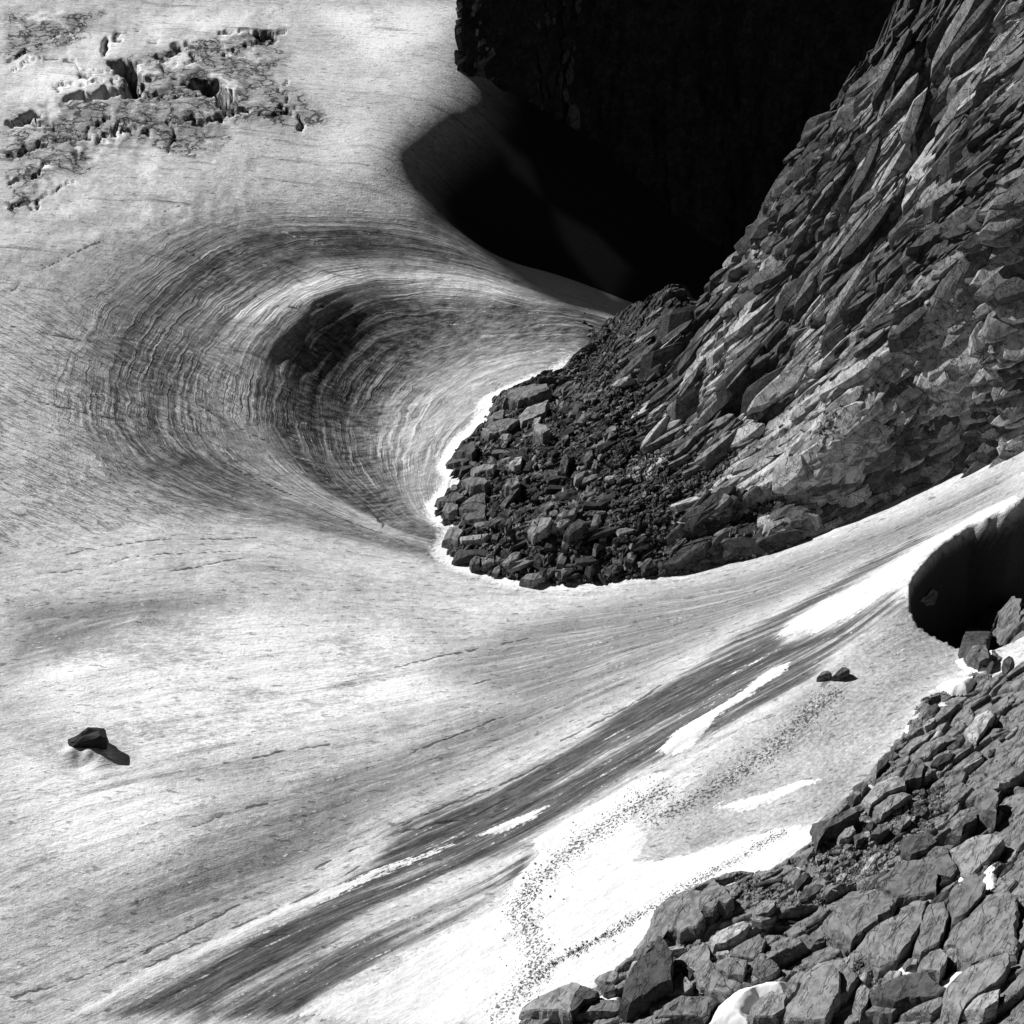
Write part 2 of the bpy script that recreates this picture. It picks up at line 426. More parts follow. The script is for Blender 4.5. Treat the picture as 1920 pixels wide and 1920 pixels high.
SOFTSNOW = patch([
 [(60,1230),(250,1160),(500,1150),(760,1200),(800,1300),(560,1370),(300,1440),(120,1380)],
 [(22,1400),(200,1450),(400,1500),(300,1600),(60,1650)],
 [(20,110),(130,100),(190,150),(120,190),(20,200)], [(120,60),(210,60),(220,105),(150,110)], [(270,30),(480,20),(420,60),(300,90)], [(600,20),(860,20),(840,70),(700,120)],
 [(450,590),(600,500),(800,500),(950,545),(900,545),(700,520),(560,580)],  # pale strip paints light onto the level crest of the bowl
], 3.0)
DIRT = patch([
 [(380,1905),(480,1840),(600,1770),(720,1700),(840,1640),(960,1600),(1110,1508),(1200,1450),(1250,1425),(1330,1385),(1440,1322),(1520,1268),(1570,1215),(1640,1165),(1692,1128),(1680,1100),(1590,1160),(1480,1202),(1452,1192),(1500,1150),(1640,1070),(1760,1000),(1720,1000),(1600,1070),(1480,1138),(1380,1188),(1230,1288),(1100,1378),(1000,1430),(900,1490),(740,1560),(700,1615),(560,1712),(400,1800),(200,1905)],
 [(420,1905),(600,1800),(780,1720),(940,1640),(990,1590),(1000,1640),(900,1710),(760,1790),(600,1870),(560,1905)],
], 1.2)
OLD = patch([
 [(20,205),(110,182),(190,195),(240,150),(215,108),(330,92),(450,52),(520,62),(545,150),(600,225),(520,235),(450,225),(390,290),(330,282),(250,255),(150,325),(20,400),(20,330),(120,260)],
 [(20,25),(190,25),(150,70),(60,110),(20,118)], [(22,255),(200,225),(330,235),(300,262),(150,275),(22,300)],
 [(400,1740),(700,1530),(1000,1380),(1250,1260),(1150,1260),(900,1330),(650,1450),(420,1580),(150,1750)],
 [(820,1250),(1000,1150),(1300,1095),(1600,1000),(1900,862),(1905,930),(1760,1000),(1600,1065),(1400,1160),(1200,1260),(1000,1330)],
 [(20,1130),(250,1110),(420,1130),(200,1200),(20,1260)],
], 2.5)
MID = patch([[(1210,1560),(1290,1490),(1330,1420),(1450,1340),(1600,1210),(1690,1130),(1740,1180),(1830,1230),(1720,1300),(1640,1420),(1560,1530),(1400,1560),(1200,1625)]], 1.0)
SPECK = band([[(1190,1360),(1300,1440),(1080,1560),(980,1650),(1010,1740),(1000,1850)]], 2.0) * 0 + np.maximum(
 band([[(1560,1300),(1450,1400),(1330,1480),(1230,1530)], [(1240,1480),(1100,1570),(1000,1660),(965,1710)], [(985,1720),(1010,1790),(1000,1840),(940,1900)]], 1.1),
 band([[(1470,1560),(1330,1640),(1240,1690)], [(1225,1700),(1130,1760),(1050,1800),(1000,1840)]], 0.28))
BIGCRACK = [
 ([(20,130),(80,112),(150,128),(185,138),(215,128)], .25, .5), ([(100,165),(150,150),(215,155),(240,165)], .25, .5), ([(250,120),(300,110),(340,118),(380,100),(430,95),(480,75),(540,60)], .3, .6), ([(300,130),(350,150),(390,150)], .3, .5), ([(250,165),(300,180),(350,170),(400,180)], .25, .5), ([(455,212),(500,215),(560,210)], .3, .5), ([(20,290),(90,262),(180,250),(260,225)], .3, .6), ([(22,395),(80,375),(150,340)], .25, .4), ([(190,100),(210,70),(260,62),(300,66)], .3, .5),
 ([(212,126),(230,132),(245,148),(258,160),(242,170)], 1.25, 3.6), ([(150,190),(182,186),(208,172)], 1.0, 2.6), ([(386,152),(415,172),(430,200),(455,212)], .95, 2.8),
 ([(20,222),(80,225),(100,238)], .5, 1.0), ([(455,212),(360,228),(250,240),(160,260)], .35, .8), ([(300,100),(350,85),(390,88)], .35, .7), ([(415,62),(450,55),(500,68)], .5, .9),
 ([(20,108),(90,80),(160,45)], .3, .6), ([(310,235),(325,262),(320,280)], .35, .8), ([(20,340),(60,320),(95,310)], .4, .8), ([(140,285),(160,240),(200,215)], .3, .5), ([(540,150),(530,200),(570,235)], .25, .5)]
FINECRACK = [
 [(22,612),(100,630),(190,650),(250,690),(350,745),(420,790),(500,830),(600,880),(680,940),(720,985)],
 [(22,735),(80,755),(160,775),(260,795),(340,820),(450,880),(560,930),(680,985),(760,1015)],
 [(22,1046),(110,1040),(160,1026),(260,1014),(330,1008),(480,1006)], [(22,1076),(120,1068),(200,1056),(240,1042),(330,1036),(430,1032)], [(300,1072),(380,1060),(460,1046)],
 [(22,545),(60,515),(140,475),(230,435),(275,415),(285,405),(330,385),(420,372)], [(275,415),(320,440),(350,470),(400,505),(470,550),(520,575),(560,582),(610,575)],
 [(22,1872),(130,1840),(260,1795),(370,1742),(520,1662),(640,1600),(740,1562),(880,1530),(1000,1470)], [(260,1820),(420,1752),(560,1690),(700,1610)],
 [(735,1425),(830,1385),(930,1345)], [(740,1250),(880,1215),(990,1190)], [(860,1290),(960,1255)], [(340,1560),(440,1520),(500,1505)], [(420,1430),(520,1410),(620,1395)],
 [(700,1570),(860,1500),(1000,1440),(1060,1410)], [(1050,1390),(1180,1320),(1240,1280)]]
RIMS = [[(545,660),(575,640),(600,640),(628,668),(640,690),(652,720)], [(640,690),(632,660),(650,640),(700,622)], [(590,700),(620,685),(645,700),(655,745),(640,780)]]
#@@NEXT@@
# ------------------------------------------------------------------ glacier
FN, FM = 900, 860
fs, ft = np.meshgrid(np.linspace(0, 1, FM), np.linspace(0, 1, FN))
X, Y = gs_to_xy(fs, ft)
Z = bil(CZ, fs, ft)
F1 = bil(F1c, fs, ft); F2 = bil(F2c, fs, ft)
w2 = sstep(-3.0, 1.0, F2)
crk = np.zeros(X.shape)
WA, WB = X + 1.6 * fbm(X * .4, Y * .4, 3, 5), Y + 3.2 * fbm(X * .4, Y * .4, 3, 8)
WC, WD = 1.0 + 1.3 * fbm(X * .3, Y * .2, 2, 4), np.clip(1 + 1.5 * fbm(X * .22, Y * .16, 2, 14), .25, 1.4)
WE, WF, WG = X + .25 * fbm(X * 1.5, Y * 1.5, 2, 15), Y + .25 * fbm(X * 1.5, Y * 1.5, 2, 18), sstep(-.35, .1, fbm(X * .5, Y * .5, 2, 33))
for P, w, dep in BIGCRACK:
    q = hit(P); d = seg_dist(WA, WB, q)
    e = np.exp(-(d / (w * WC)) ** 4); Z = Z - dep * 1.1 * e * WD; crk = np.maximum(crk, e)
fine = np.zeros(X.shape)
for P in FINECRACK:
    q = hit(P); d = seg_dist(WE, WF, q)
    e = np.exp(-(d / .13) ** 2) * (.25 + .75 * WG); Z = Z - .07 * e; fine = np.maximum(fine, e)
rough = bil(OLD, fs, ft)
scoopm = (1 - w2) * sstep(-1, 11, F1)
calm = 1 - .9 * sstep(-36, -24, X) * (Y > 180)
Z = Z + .55 * fbm(X * .07, Y * .05, 3, 3) * (1 - .6 * scoopm) * calm
Z = Z + (.10 + .25 * rough * (Y > 190)) * fbm(F2 * .9, X * .12 + Y * .05, 3, 41) * w2
Z = Z + (.16 + .22 * rough) * fbm(X * .45 + 3, Y * .32, 4, 61) * (1 - scoopm) * (1 - .6 * w2) * (1 - .85 * sstep(-34, -24, X) * (Y > 180))
Z = Z + .27 * np.exp(-((F1 - 24.5) / 2.6) ** 2) * scoopm * sstep(-40, -28, X + Y * .0) * sstep(163, 172, Y)
Z = Z + .26 * scoopm * fbm(F1 * .42, X * .03 + Y * .03, 3, 77)
DF = np.abs(bil(DIRT, fs, ft))
Z = Z - .25 * DF * np.abs(fbm(F2 * .7, X * .1, 3, 90))
# stand proud where snow lies
SN = bil(SNOW, fs, ft)
Z = Z + .14 * SN + .08 * SN * fbm(X * .8, Y * .8, 3, 22)
gp = hit([(168, 1402)])[0]
for ox_, oy_, h_, r_ in ((.1, -1.1, .40, .5), (1.3, -1.2, .4, .8), (-1.3, -.7, .3, .6), (.0, .0, .5, 1.2)): Z = Z + h_ * np.exp(-((X - gp[0] - ox_) ** 2 + (Y - gp[1] - oy_) ** 2) / r_ ** 2)
Z = Z - .35 * np.exp(-((X - gp[0] + .4) ** 2 + (Y - gp[1] + 1.9) ** 2) / .8)
keep = (ridge_z(X, Y) < Z + 3.0) & (slope_z(X, Y) < Z + 3.0)
MOAT_SHADE = patch([[(745,330),(770,220),(845,80),(880,20),(900,-120),(1700,-200),(1900,300),(1400,620),(1075,597),(1000,548),(930,500),(860,440),(800,400)]], 3.0)
SCREEC = patch([[(1040,395),(1120,440),(1180,500),(1150,560),(1090,500),(1050,440)], [(925,250),(990,300),(1010,360),(960,320)]], 1.5)
HOLE_SHADE = sstep(-.05, .35, seg_dist(X, Y, HOLE_EDGE, True))
nose = hit(RIDGE_EDGE_PX[1:19])
DN = seg_dist(MX, MY, nose)
COL_ = bil(sstep(2.6, .1, DN) * sstep(14, 2, MX), fs, ft)
attrs = dict(collar=COL_, flow1=F1, flow2=F2, w2=w2, scoop=scoopm, snow=SN, soft=bil(SOFTSNOW, fs, ft), dirt=DF, old=rough, mid=bil(MID, fs, ft), speck=bil(SPECK, fs, ft), crack=np.maximum(fine, crk * .7), hole_shade=HOLE_SHADE, moat_shade=bil(MOAT_SHADE, fs, ft), scree=bil(SCREEC, fs, ft))

m, nt, b = new_mat('glacier_ice')
g = G(nt)
pos = g.pos(); px, py, pz = g.xyz(pos)
f1 = g.attr('flow1'); f2 = g.attr('flow2'); w = g.attr('w2'); sc = g.attr('scoop')
wob = g.noise(g.scale(pos, .22), 1.0, 4.0, .6)
f1w = g.add(f1, g.mul(wob, 2.0))
vary = g.step(g.noise(g.scale(pos, .13), 1.0, 3.0, .6), .36, .62, .35, 1.25)
strat = g.noise(g.vec(g.mul(f1w, 1.1), g.mul(px, .05), g.mul(py, .05)), 1.0, 3.0, .62)
strat2 = g.noise(g.vec(g.mul(f1w, 3.2), g.mul(px, .12), g.add(7.0, g.mul(py, .12))), 1.0, 2.0, .6)
line1 = g.step(g.m('ABSOLUTE', g.sub(strat, .5)), 0.0, .055, 1.0, 0.0)
line2 = g.step(g.m('ABSOLUTE', g.sub(strat2, .5)), 0.0, .05, 1.0, 0.0)
streak = g.noise(g.vec(g.mul(f2, 1.3), g.mul(px, .10), g.mul(py, .05)), 1.0, 5.0, .65)
streak2 = g.noise(g.vec(g.mul(f2, 4.5), g.mul(px, .5), g.mul(py, .25)), 1.0, 3.0, .6)
grain = g.noise(pos, 3.2, 5.0, .72)
grain2 = g.noise(g.scale(pos, (1.0, 1.0, 1.0)), 9.0, 3.0, .7)
blot = g.noise(g.scale(pos, (.35, .5, .5)), .35, 5.0, .6)
dash = g.noise(g.vec(g.mul(px, .9), g.mul(py, 2.6), pz), 1.0, 3.0, .62)
# crossing joints of the left field
cr = g.add(g.mul(px, .50), g.mul(py, .86))
cross = g.noise(g.vec(g.mul(cr, 1.25), g.mul(g.sub(px, py), .10), 0.0), 1.0, 3.0, .6)
crossl = g.step(g.m('ABSOLUTE', g.sub(cross, .5)), 0.0, .032, 1.0, 0.0)
# albedo
alb = g.mix(w, g.mix(sc, .58, g.mix(g.step(f1, 25.0, 28.5), g.mix(g.step(f1, 5.0, 9.0), .36, g.mix(g.step(f1, 15.0, 21.0), .23, .40)), g.mix(g.step(f1, 37.0, 45.0), .12, .34))), .56)  # bare ice tones, darkened in bowl and flank to paint in their shade
alb = g.add(alb, g.mul(g.sub(streak, .5), g.mul(w, .42)))
alb = g.add(alb, g.mul(g.sub(blot, .5), .38))
mott = g.noise(g.scale(pos, (.8, 1.5, 1.0)), 1.0, 5.0, .7)
alb = g.add(alb, g.mul(g.sub(mott, .5), .75))
alb = g.mix(g.mul(g.attr('soft'), g.step(g.add(blot, g.mul(g.sub(dash, .5), .8)), .30, .54)), alb, .93)
alb = g.mix(g.mul(g.attr('old'), g.step(g.add(g.mul(streak, w), g.mul(dash, g.sub(1.0, w))), .34, .52, .35, 1.0)), alb, .24)
vw = g.vec(g.add(g.mul(px, .16), g.mul(g.noise(g.scale(pos, .25), 1.0, 4.0, .6), 2.2)), g.add(g.mul(py, .11), g.mul(g.noise(g.scale(pos, .31), 1.0, 4.0, .6), 2.2)), 0.0)
ve = g.voronoi(vw, 1.0, 'DISTANCE_TO_EDGE')
upf = g.mul(g.step(py, 196.0, 212.0), g.step(g.add(g.attr('old'), g.mul(g.sub(blot, .5), 1.6)), .2, .6))
vcr = g.mul(g.step(g.add(ve, g.mul(g.sub(grain, .5), .12)), .012, .05, 1.0, 0.0), upf)
alb = g.mul(alb, g.sub(1.0, g.mul(vcr, .8)))
isl = g.mul(g.step(g.add(ve, g.mul(g.sub(dash, .5), .5)), .16, .30), g.mul(g.step(py, 196.0, 212.0), g.step(px, -26.0, -36.0)))
alb = g.mix(g.mul(isl, .75), alb, .80)
alb = g.mix(g.attr('mid'), alb, g.add(.36, g.add(g.mul(g.sub(grain, .5), .5), g.mul(g.sub(blot, .5), .5))))
band_ = g.noise(g.vec(g.mul(f2, .42), g.mul(px, .04), g.mul(py, .03)), 1.0, 3.0, .6)
dm = g.step(g.add(g.attr('dirt'), g.add(g.mul(g.sub(band_, .5), 2.4), g.add(g.mul(g.sub(streak, .5), 2.6), g.mul(g.sub(streak2, .5), .8)))), .15, 1.05)
alb = g.mix(dm, alb, g.m('MAXIMUM', .04, g.sub(g.mul(g.add(streak, streak2), .34), .26)))
alb = g.mul(alb, g.add(.50, g.mul(grain, 1.0)))
alb = g.mul(alb, g.add(.52, g.mul(grain2, .96)))
sm = g.step(g.add(g.attr('snow'), g.mul(g.add(g.mul(g.sub(grain, .5), 1.0), g.add(g.sub(streak2, .5), g.mul(g.sub(streak, .5), 1.2))), 1.5)), .38, .60)
col = g.step(g.add(g.attr('collar'), g.mul(g.sub(grain, .5), 1.6)), .3, .9)
alb = g.mix(col, alb, g.add(.80, g.mul(g.sub(grain2, .5), .25)))
alb = g.mix(sm, alb, g.add(.68, g.add(g.mul(g.sub(grain, .5), .42), g.add(g.mul(g.sub(mott, .5), .3), g.mul(g.sub(grain2, .5), .2)))))
lines = g.mul(g.m('MAXIMUM', g.mul(g.mul(line1, .75), vary), g.mul(line2, .45)), g.m('MULTIPLY', sc, g.sub(1.0, g.mul(g.m('MAXIMUM', sm, col), .9))))
alb = g.mul(alb, g.sub(1.0, g.mul(lines, .62)))
wl = g.mul(g.mul(g.step(strat, .56, .62), g.step(strat, .70, .62)), g.mul(sc, vary))
alb = g.add(alb, g.mul(wl, .15))
dl = g.step(dash, .60, .66)
alb = g.mul(alb, g.sub(1.0, g.mul(g.mul(dl, g.sub(1.0, sm)), g.mix(sc, .52, .14))))
cm = g.mul(g.mul(g.sub(1.0, w), crossl), g.mul(g.step(px, -20.0, -34.0), g.step(py, 200.0, 186.0)))
alb = g.mul(alb, g.sub(1.0, g.mul(cm, .55)))
spk = g.step(g.add(g.noise(pos, 4.5, 2.0, .6), g.mul(g.attr('speck'), .16)), .66, .70)
alb = g.mul(alb, g.sub(1.0, g.mul(g.mul(spk, g.step(g.attr('speck'), .05, .4)), .75)))
ck = g.step(g.add(g.attr('crack'), g.mul(g.sub(grain, .5), .5)), .3, .6)
alb = g.mul(alb, g.sub(1.0, g.mul(ck, .72)))
alb = g.mix(g.attr('hole_shade'), alb, g.add(.03, g.mul(grain, .05)))  # ice of the hollow painted near-black to deepen its shade
# moat ice painted near-black to stand in for shade, with faint scree
alb = g.mix(g.m('MAXIMUM', g.mul(g.step(g.add(pz, g.mul(blot, 1.5)), 1.5, -7.0), g.attr('moat_shade')), g.mul(g.step(pz, -8.0, -11.0), g.step(px, -3.0, 1.0))), alb, g.add(.02, g.mul(g.mul(g.attr('scree'), grain), .22)))
alb = g.m('MINIMUM', g.m('MAXIMUM', alb, .02), .93)
nt.links.new(g.grey(alb), b.inputs['Base Color'])
b.inputs['Roughness'].default_value = .75
b.inputs['Specular IOR Level'].default_value = .15
h = g.mul(g.mul(strat, g.mul(vary, 2.7)), sc)
h = g.add(h, g.mul(g.mul(strat2, .30), sc))
h = g.sub(h, g.mul(lines, .30))
h = g.add(h, g.mul(g.mul(streak, .6), w))
h = g.add(h, g.mul(g.mul(streak2, .25), w))
h = g.add(h, g.mul(grain, .42))
h = g.add(h, g.mul(grain2, .16))
h = g.add(h, g.mul(dash, .20))
h = g.add(h, g.mul(mott, .45))
h = g.sub(h, g.mul(cm, .35))
h = g.sub(h, g.mul(vcr, .9))
nrm = g.bump(h, .65, .30)
nt.links.new(nrm, b.inputs['Normal'])
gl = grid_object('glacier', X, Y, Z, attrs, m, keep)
gl['kind'] = 'structure'

# ------------------------------------------------------------------ rock materials
def rock_material(name, base, contrast, use_tone, dirx=(1.0, .45)):
    m, nt, b = new_mat(name); g = G(nt)
    p = g.pos() if use_tone else g.objco()
    x, y, z = g.xyz(p)
    n1 = g.noise(p, .5, 5.0, .62); n2 = g.noise(p, 3.5, 4.0, .7); n3 = g.noise(p, 12.0, 2.0, .7)
    across = g.sub(g.mul(x, .86), g.mul(y, .5)); along = g.add(g.mul(x, .5), g.mul(y, .86))
    st = g.noise(g.vec(g.mul(across, 3.0), g.mul(along, .5), g.mul(z, 1.5)), 1.0, 4.0, .65)
    st2 = g.noise(g.vec(g.mul(across, 1.1), g.mul(along, .22), z), 1.0, 3.0, .6)
    joint = g.step(g.m('ABSOLUTE', g.sub(st2, .5)), 0.0, .018, 1.0, 0.0)
    a = g.add(base, g.mul(g.sub(n1, .5), contrast))
    a = g.add(a, g.mul(g.sub(st, .5), contrast * .6))
    a = g.mul(a, g.add(.74, g.mul(n2, .52)))
    a = g.mul(a, g.add(.75, g.mul(n3, .5)))
    vn = g.voronoi(g.vec(g.add(g.mul(across, 1.1), g.mul(n1, 1.2)), g.mul(along, .42), z), .9, 'DISTANCE_TO_EDGE')
    crk_ = g.mul(g.step(vn, 0.0, .03, 1.0, 0.0), g.step(n1, .48, .56))
    pit = g.step(n3, .60, .68)
    a = g.mul(a, g.sub(1.0, g.mul(joint, .7)))
    a = g.mul(a, g.sub(1.0, g.mul(crk_, .75)))
    a = g.mul(a, g.sub(1.0, g.mul(pit, .45)))
    if not use_tone:
        oi = nt.nodes.new('ShaderNodeObjectInfo'); a = g.mul(a, g.add(.62, g.mul(oi.outputs['Random'], .75)))
    a = g.mul(a, g.step(g.noise(p, 1.3, 5.0, .65), .34, .6, .55, 1.15))
    if use_tone:
        a = g.mul(a, g.attr('tone'))
        sn = g.attr('snow')
        sm = g.step(g.add(sn, g.mul(g.sub(n2, .5), .8)), .45, .55)
        a = g.mix(sm, a, .85)
    a = g.m('MINIMUM', g.m('MAXIMUM', a, .012), .9)
    nt.links.new(g.grey(a), b.inputs['Base Color'])
    b.inputs['Roughness'].default_value = .82; b.inputs['Specular IOR Level'].default_value = .25
    h = g.add(g.mul(n2, .30), g.add(g.mul(st, .38), g.add(g.mul(n3, .10), g.sub(g.mul(n1, .15), g.add(g.mul(joint, .6), g.add(g.mul(pit, .12), g.mul(crk_, .8)))))))
    nt.links.new(g.bump(h, .6, .13), b.inputs['Normal'])
    return m
M_RIDGE = rock_material('ridge_rock', .085, .07, True)  # base painted dark so gaps between ridge slabs read as shade
M_ROCK = rock_material('boulder_rock', .19, .10, False)
M_DARK = rock_material('dark_boulder_rock', .075, .08, False)
M_PALE = rock_material('pale_slab_rock', .33, .12, False)

# ------------------------------------------------------------------ rock ridge
RIDGE_LINES = [
 (0, [(1290,575),(1400,490),(1450,400),(1520,285),(1640,130),(1700,45)]),
 (8, [(1230,720),(1320,620),(1420,500),(1500,370),(1600,220),(1700,90)]),
 (16, [(1200,810),(1300,700),(1400,590),(1500,460),(1620,290),(1760,100)]),
 (24, [(1000,880),(1200,870),(1340,770),(1440,670),(1540,540),(1680,360),(1850,120)]),
 (31, [(1000,950),(1180,950),(1320,870),(1450,770),(1580,660),(1720,500),(1880,300)]),
 (38, [(1000,1010),(1200,1010),(1350,930),(1500,840),(1650,750),(1780,660),(1900,560)]),
 (45, [(1000,1080),(1200,1070),(1400,1020),(1550,960),(1700,880),(1900,760)])]
ridge_field = field(RIDGE_LINES, ground_z, 1.0)
def slabs(P, Q, La, Lb, amp, seed, tilt=.9):
    wx = P / Lb + .22 * fbm(Q / La * 1.5, P / Lb, 2, seed + 3); wy = Q / La + .3 * fbm(Q / La, P / Lb * .7, 2, seed + 5)
    f1, f2, ox, oy, ix, iy = voro(wx, wy, seed)
    r1 = _h(ix, iy, seed + 11); r2 = _h(ix, iy, seed + 12); r3 = _h(ix, iy, seed + 13)
    hgt = (r1 - .5) * 1.0 + ox * tilt * (.3 + r2) + oy * (r3 - .5) * 1.1
    return amp * (hgt - .55 * (1 - sstep(0, .10, f2 - f1)))
def soften(A, k=2):
    for _ in range(k):
        B_ = np.pad(A, 1, mode='edge')
        A = (B_[:-2, 1:-1] + B_[2:, 1:-1] + B_[1:-1, :-2] + B_[1:-1, 2:] + 4 * A) / 8
    return A
def px_patch(X, Y, polys, soft, zf=ground_z):
    out = np.zeros(X.shape)
    for P in polys: out = np.maximum(out, sstep(-soft, soft, seg_dist(X, Y, hit(P, zf), True)))
    return out
RNX, RNY = 720, 600
X, Y = np.meshgrid(np.linspace(-11, 74, RNX), np.linspace(128, 204, RNY))
D = seg_dist(X + .8 * fbm(X * .6, Y * .6, 3, 301), Y + .8 * fbm(X * .6, Y * .6, 3, 302), RIDGE_EDGE, True)
cS = (X - RX0) / (RX1 - RX0); cT = (Y - RY0) / (RY1 - RY0)
Z = np.where(D > 0, bil(RZ, cS, cT), glacier_z(X, Y) - 1.0 + .0 * D)
P = ridge_field(X, Y); Q = .6 * X + .8 * Y
SCREE = px_patch(X, Y, [[(960,760),(1040,720),(1100,740),(1180,700),(1240,690),(1230,760),(1200,830),(1290,850),(1370,790),(1400,820),(1330,930),(1290,960),(1270,1080),(1000,1100),(880,1060),(830,1000),(820,940),(870,860)],
   [(1085,600),(1300,570),(1280,640),(1160,680),(1110,660)], [(1530,800),(1600,740),(1650,700),(1700,720),(1640,800),(1580,860)], [(1780,200),(1900,180),(1900,330),(1800,330)]], 1.2)
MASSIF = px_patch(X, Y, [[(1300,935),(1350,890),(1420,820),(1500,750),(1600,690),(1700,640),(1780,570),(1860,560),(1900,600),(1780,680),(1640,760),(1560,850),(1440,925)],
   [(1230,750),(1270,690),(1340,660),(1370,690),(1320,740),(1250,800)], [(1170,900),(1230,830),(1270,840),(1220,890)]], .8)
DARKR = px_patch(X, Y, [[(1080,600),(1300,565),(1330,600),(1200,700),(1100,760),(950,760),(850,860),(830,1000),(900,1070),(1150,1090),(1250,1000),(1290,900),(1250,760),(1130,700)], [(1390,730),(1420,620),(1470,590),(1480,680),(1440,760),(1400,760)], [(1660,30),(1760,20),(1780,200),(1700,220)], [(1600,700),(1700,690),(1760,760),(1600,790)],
   [(1640,20),(1720,20),(1700,130),(1620,260),(1560,300),(1590,200)], [(1270,960),(1350,940),(1500,940),(1640,900),(1640,950),(1450,1030),(1270,1070)]], 1.5)
SNOWR = px_patch(X, Y, [[(1700,80),(1708,70),(1700,95)], [(1392,610),(1402,570),(1408,575),(1398,625)], [(1400,775),(1440,748),(1445,755),(1405,785)], [(1345,835),(1365,800),(1378,800),(1355,845)], [(1588,460),(1598,445),(1600,465)], [(1665,500),(1685,492),(1680,503)]], .15)
rel = slabs(P, Q, 6.5, 3.4, 1.2, 401) * (1 - .5 * MASSIF) + slabs(P, Q, 3.2, 1.5, .70, 402) * (1 - .7 * MASSIF) + slabs(P, Q, 1.5, .7, .20, 403) * (1 - .6 * MASSIF)
rub = slabs(X, Y, .55, .75, .30, 410, .5) + slabs(X, Y, 1.1, 1.5, .45, 411, .6)
rel = soften(rel, 1)
inner = sstep(0, 3.0, D)
Z = Z + np.where(D > 0, inner * ((1 - SCREE) * rel + SCREE * (rub + .3 * rel)) + (1 - inner) * rub, 0) + .10 * fbm(X * 2, Y * 2, 3, 44)
# dark gully near the top
q = hit([(1738,10),(1728,120),(1742,230)], ground_z); e = np.exp(-(seg_dist(X, Y, q) / 1.6) ** 2); Z = Z - 3.5 * e
q = hit([(1400,740),(1430,680),(1470,600)], ground_z); e = np.exp(-(seg_dist(X, Y, q) / 1.3) ** 2); Z = Z - 2.2 * e
cell = slabs(P, Q, 6.5, 3.4, 1.0, 401) * .0 + .5 * (_h(*voro(P / 1.8, Q / 4.0, 431)[4:6], 3) - .5)
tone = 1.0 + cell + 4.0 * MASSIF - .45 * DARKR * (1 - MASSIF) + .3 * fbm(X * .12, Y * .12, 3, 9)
crest_y = np.interp(X[0], hit(RIDGE_EDGE_PX[:1])[:, 0].tolist() + [27, 34, 40, 46, 75], [187, 190, 190, 193, 196, 204])
keep = (D > -1.2) & (Z > glacier_z(X, Y) - 2.0)
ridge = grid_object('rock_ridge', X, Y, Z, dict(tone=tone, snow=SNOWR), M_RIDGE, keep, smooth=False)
ridge['kind'] = 'structure'
ridge_fine = (X, Y, Z)
def ridge_top(x, y):
    s = (np.asarray(x, float) + 11) / 85; t = (np.asarray(y, float) - 128) / 76
    return np.where((s > 0) & (s < 1) & (t > 0) & (t < 1), bil(ridge_fine[2], s, t), -99)

# ------------------------------------------------------------------ foreground slope
SLOPE_LINES = [
 (0, [(1230,1690),(1370,1640),(1520,1560),(1640,1430),(1720,1310),(1840,1230)]),
 (5, [(1200,1800),(1350,1730),(1500,1640),(1640,1530),(1760,1400),(1900,1270)]),
 (10, [(1200,1880),(1400,1790),(1560,1700),(1700,1590),(1800,1490),(1900,1400)]),
 (15, [(1400,1880),(1560,1790),(1700,1700),(1800,1610),(1900,1530)]),
 (20, [(1560,1900),(1700,1800),(1820,1700),(1900,1630)]),
 (25, [(1740,1900),(1840,1800),(1900,1740)])]
slope_field = field(SLOPE_LINES, ground_z, 1.0)
SNX, SNY = 560, 640
X, Y = np.meshgrid(np.linspace(-3, 50, SNX), np.linspace(63, 126, SNY))
D = seg_dist(X + .35 * fbm(X * 1.1, Y * 1.1, 3, 501), Y + .35 * fbm(X * 1.1, Y * 1.1, 3, 502), SLOPE_EDGE, True)
cS = (X - SX0) / (SX1 - SX0); cT = (Y - SY0) / (SY1 - SY0)
Z = np.where(D > 0, bil(SZ, cS, cT), glacier_z(X, Y) - .8)
P = slope_field(X, Y); Q = .55 * X + .83 * Y
SCR2 = px_patch(X, Y, [[(1530,1580),(1640,1500),(1720,1470),(1760,1480),(1720,1560),(1640,1640),(1560,1660),(1520,1620)], [(1380,1640),(1470,1650),(1560,1690),(1460,1700),(1380,1680)], [(1600,1800),(1660,1790),(1680,1850),(1640,1880),(1600,1860)], [(1250,1740),(1340,1720),(1340,1760),(1250,1780)]], .5)
rel = slabs(P, Q, 7.0, 4.4, 1.0, 601, .6) + slabs(P, Q, 3.0, 1.8, .40, 602, .7) + slabs(P, Q, 1.3, .7, .09, 603)
rub = slabs(X, Y, .4, .5, .22, 610, .5) + slabs(X, Y, .85, 1.0, .3, 611, .6)
rel = soften(rel, 2)
inner = sstep(0, 1.6, D)
Z = Z + np.where(D > 0, inner * ((1 - SCR2) * rel + SCR2 * (rub - .3)) + (1 - inner) * rub * .5, 0) + .05 * fbm(X * 3, Y * 3, 3, 45)
SNOWS = px_patch(X, Y, [[(1795,1245),(1840,1225),(1860,1240),(1810,1255)], [(1762,1278),(1800,1262),(1825,1265),(1805,1285)], [(1690,1355),(1705,1360),(1702,1370)], [(1788,1638),(1812,1630),(1825,1645),(1790,1648)], [(1838,1640),(1865,1620),(1862,1648)], [(1690,1800),(1720,1795),(1735,1812),(1700,1820)], [(1740,1825),(1790,1832),(1800,1815),(1812,1800),(1810,1825),(1775,1842)]], .12, lambda x, y: ground_z(x, y))
tone = 2.05 + .5 * fbm(X * .25, Y * .25, 3, 19)
keep = (D > -.8)
slope = grid_object('rocky_slope', X, Y, Z, dict(tone=tone, snow=SNOWS), M_RIDGE, keep, smooth=False)
slope['kind'] = 'structure'
slope_fineZ = Z
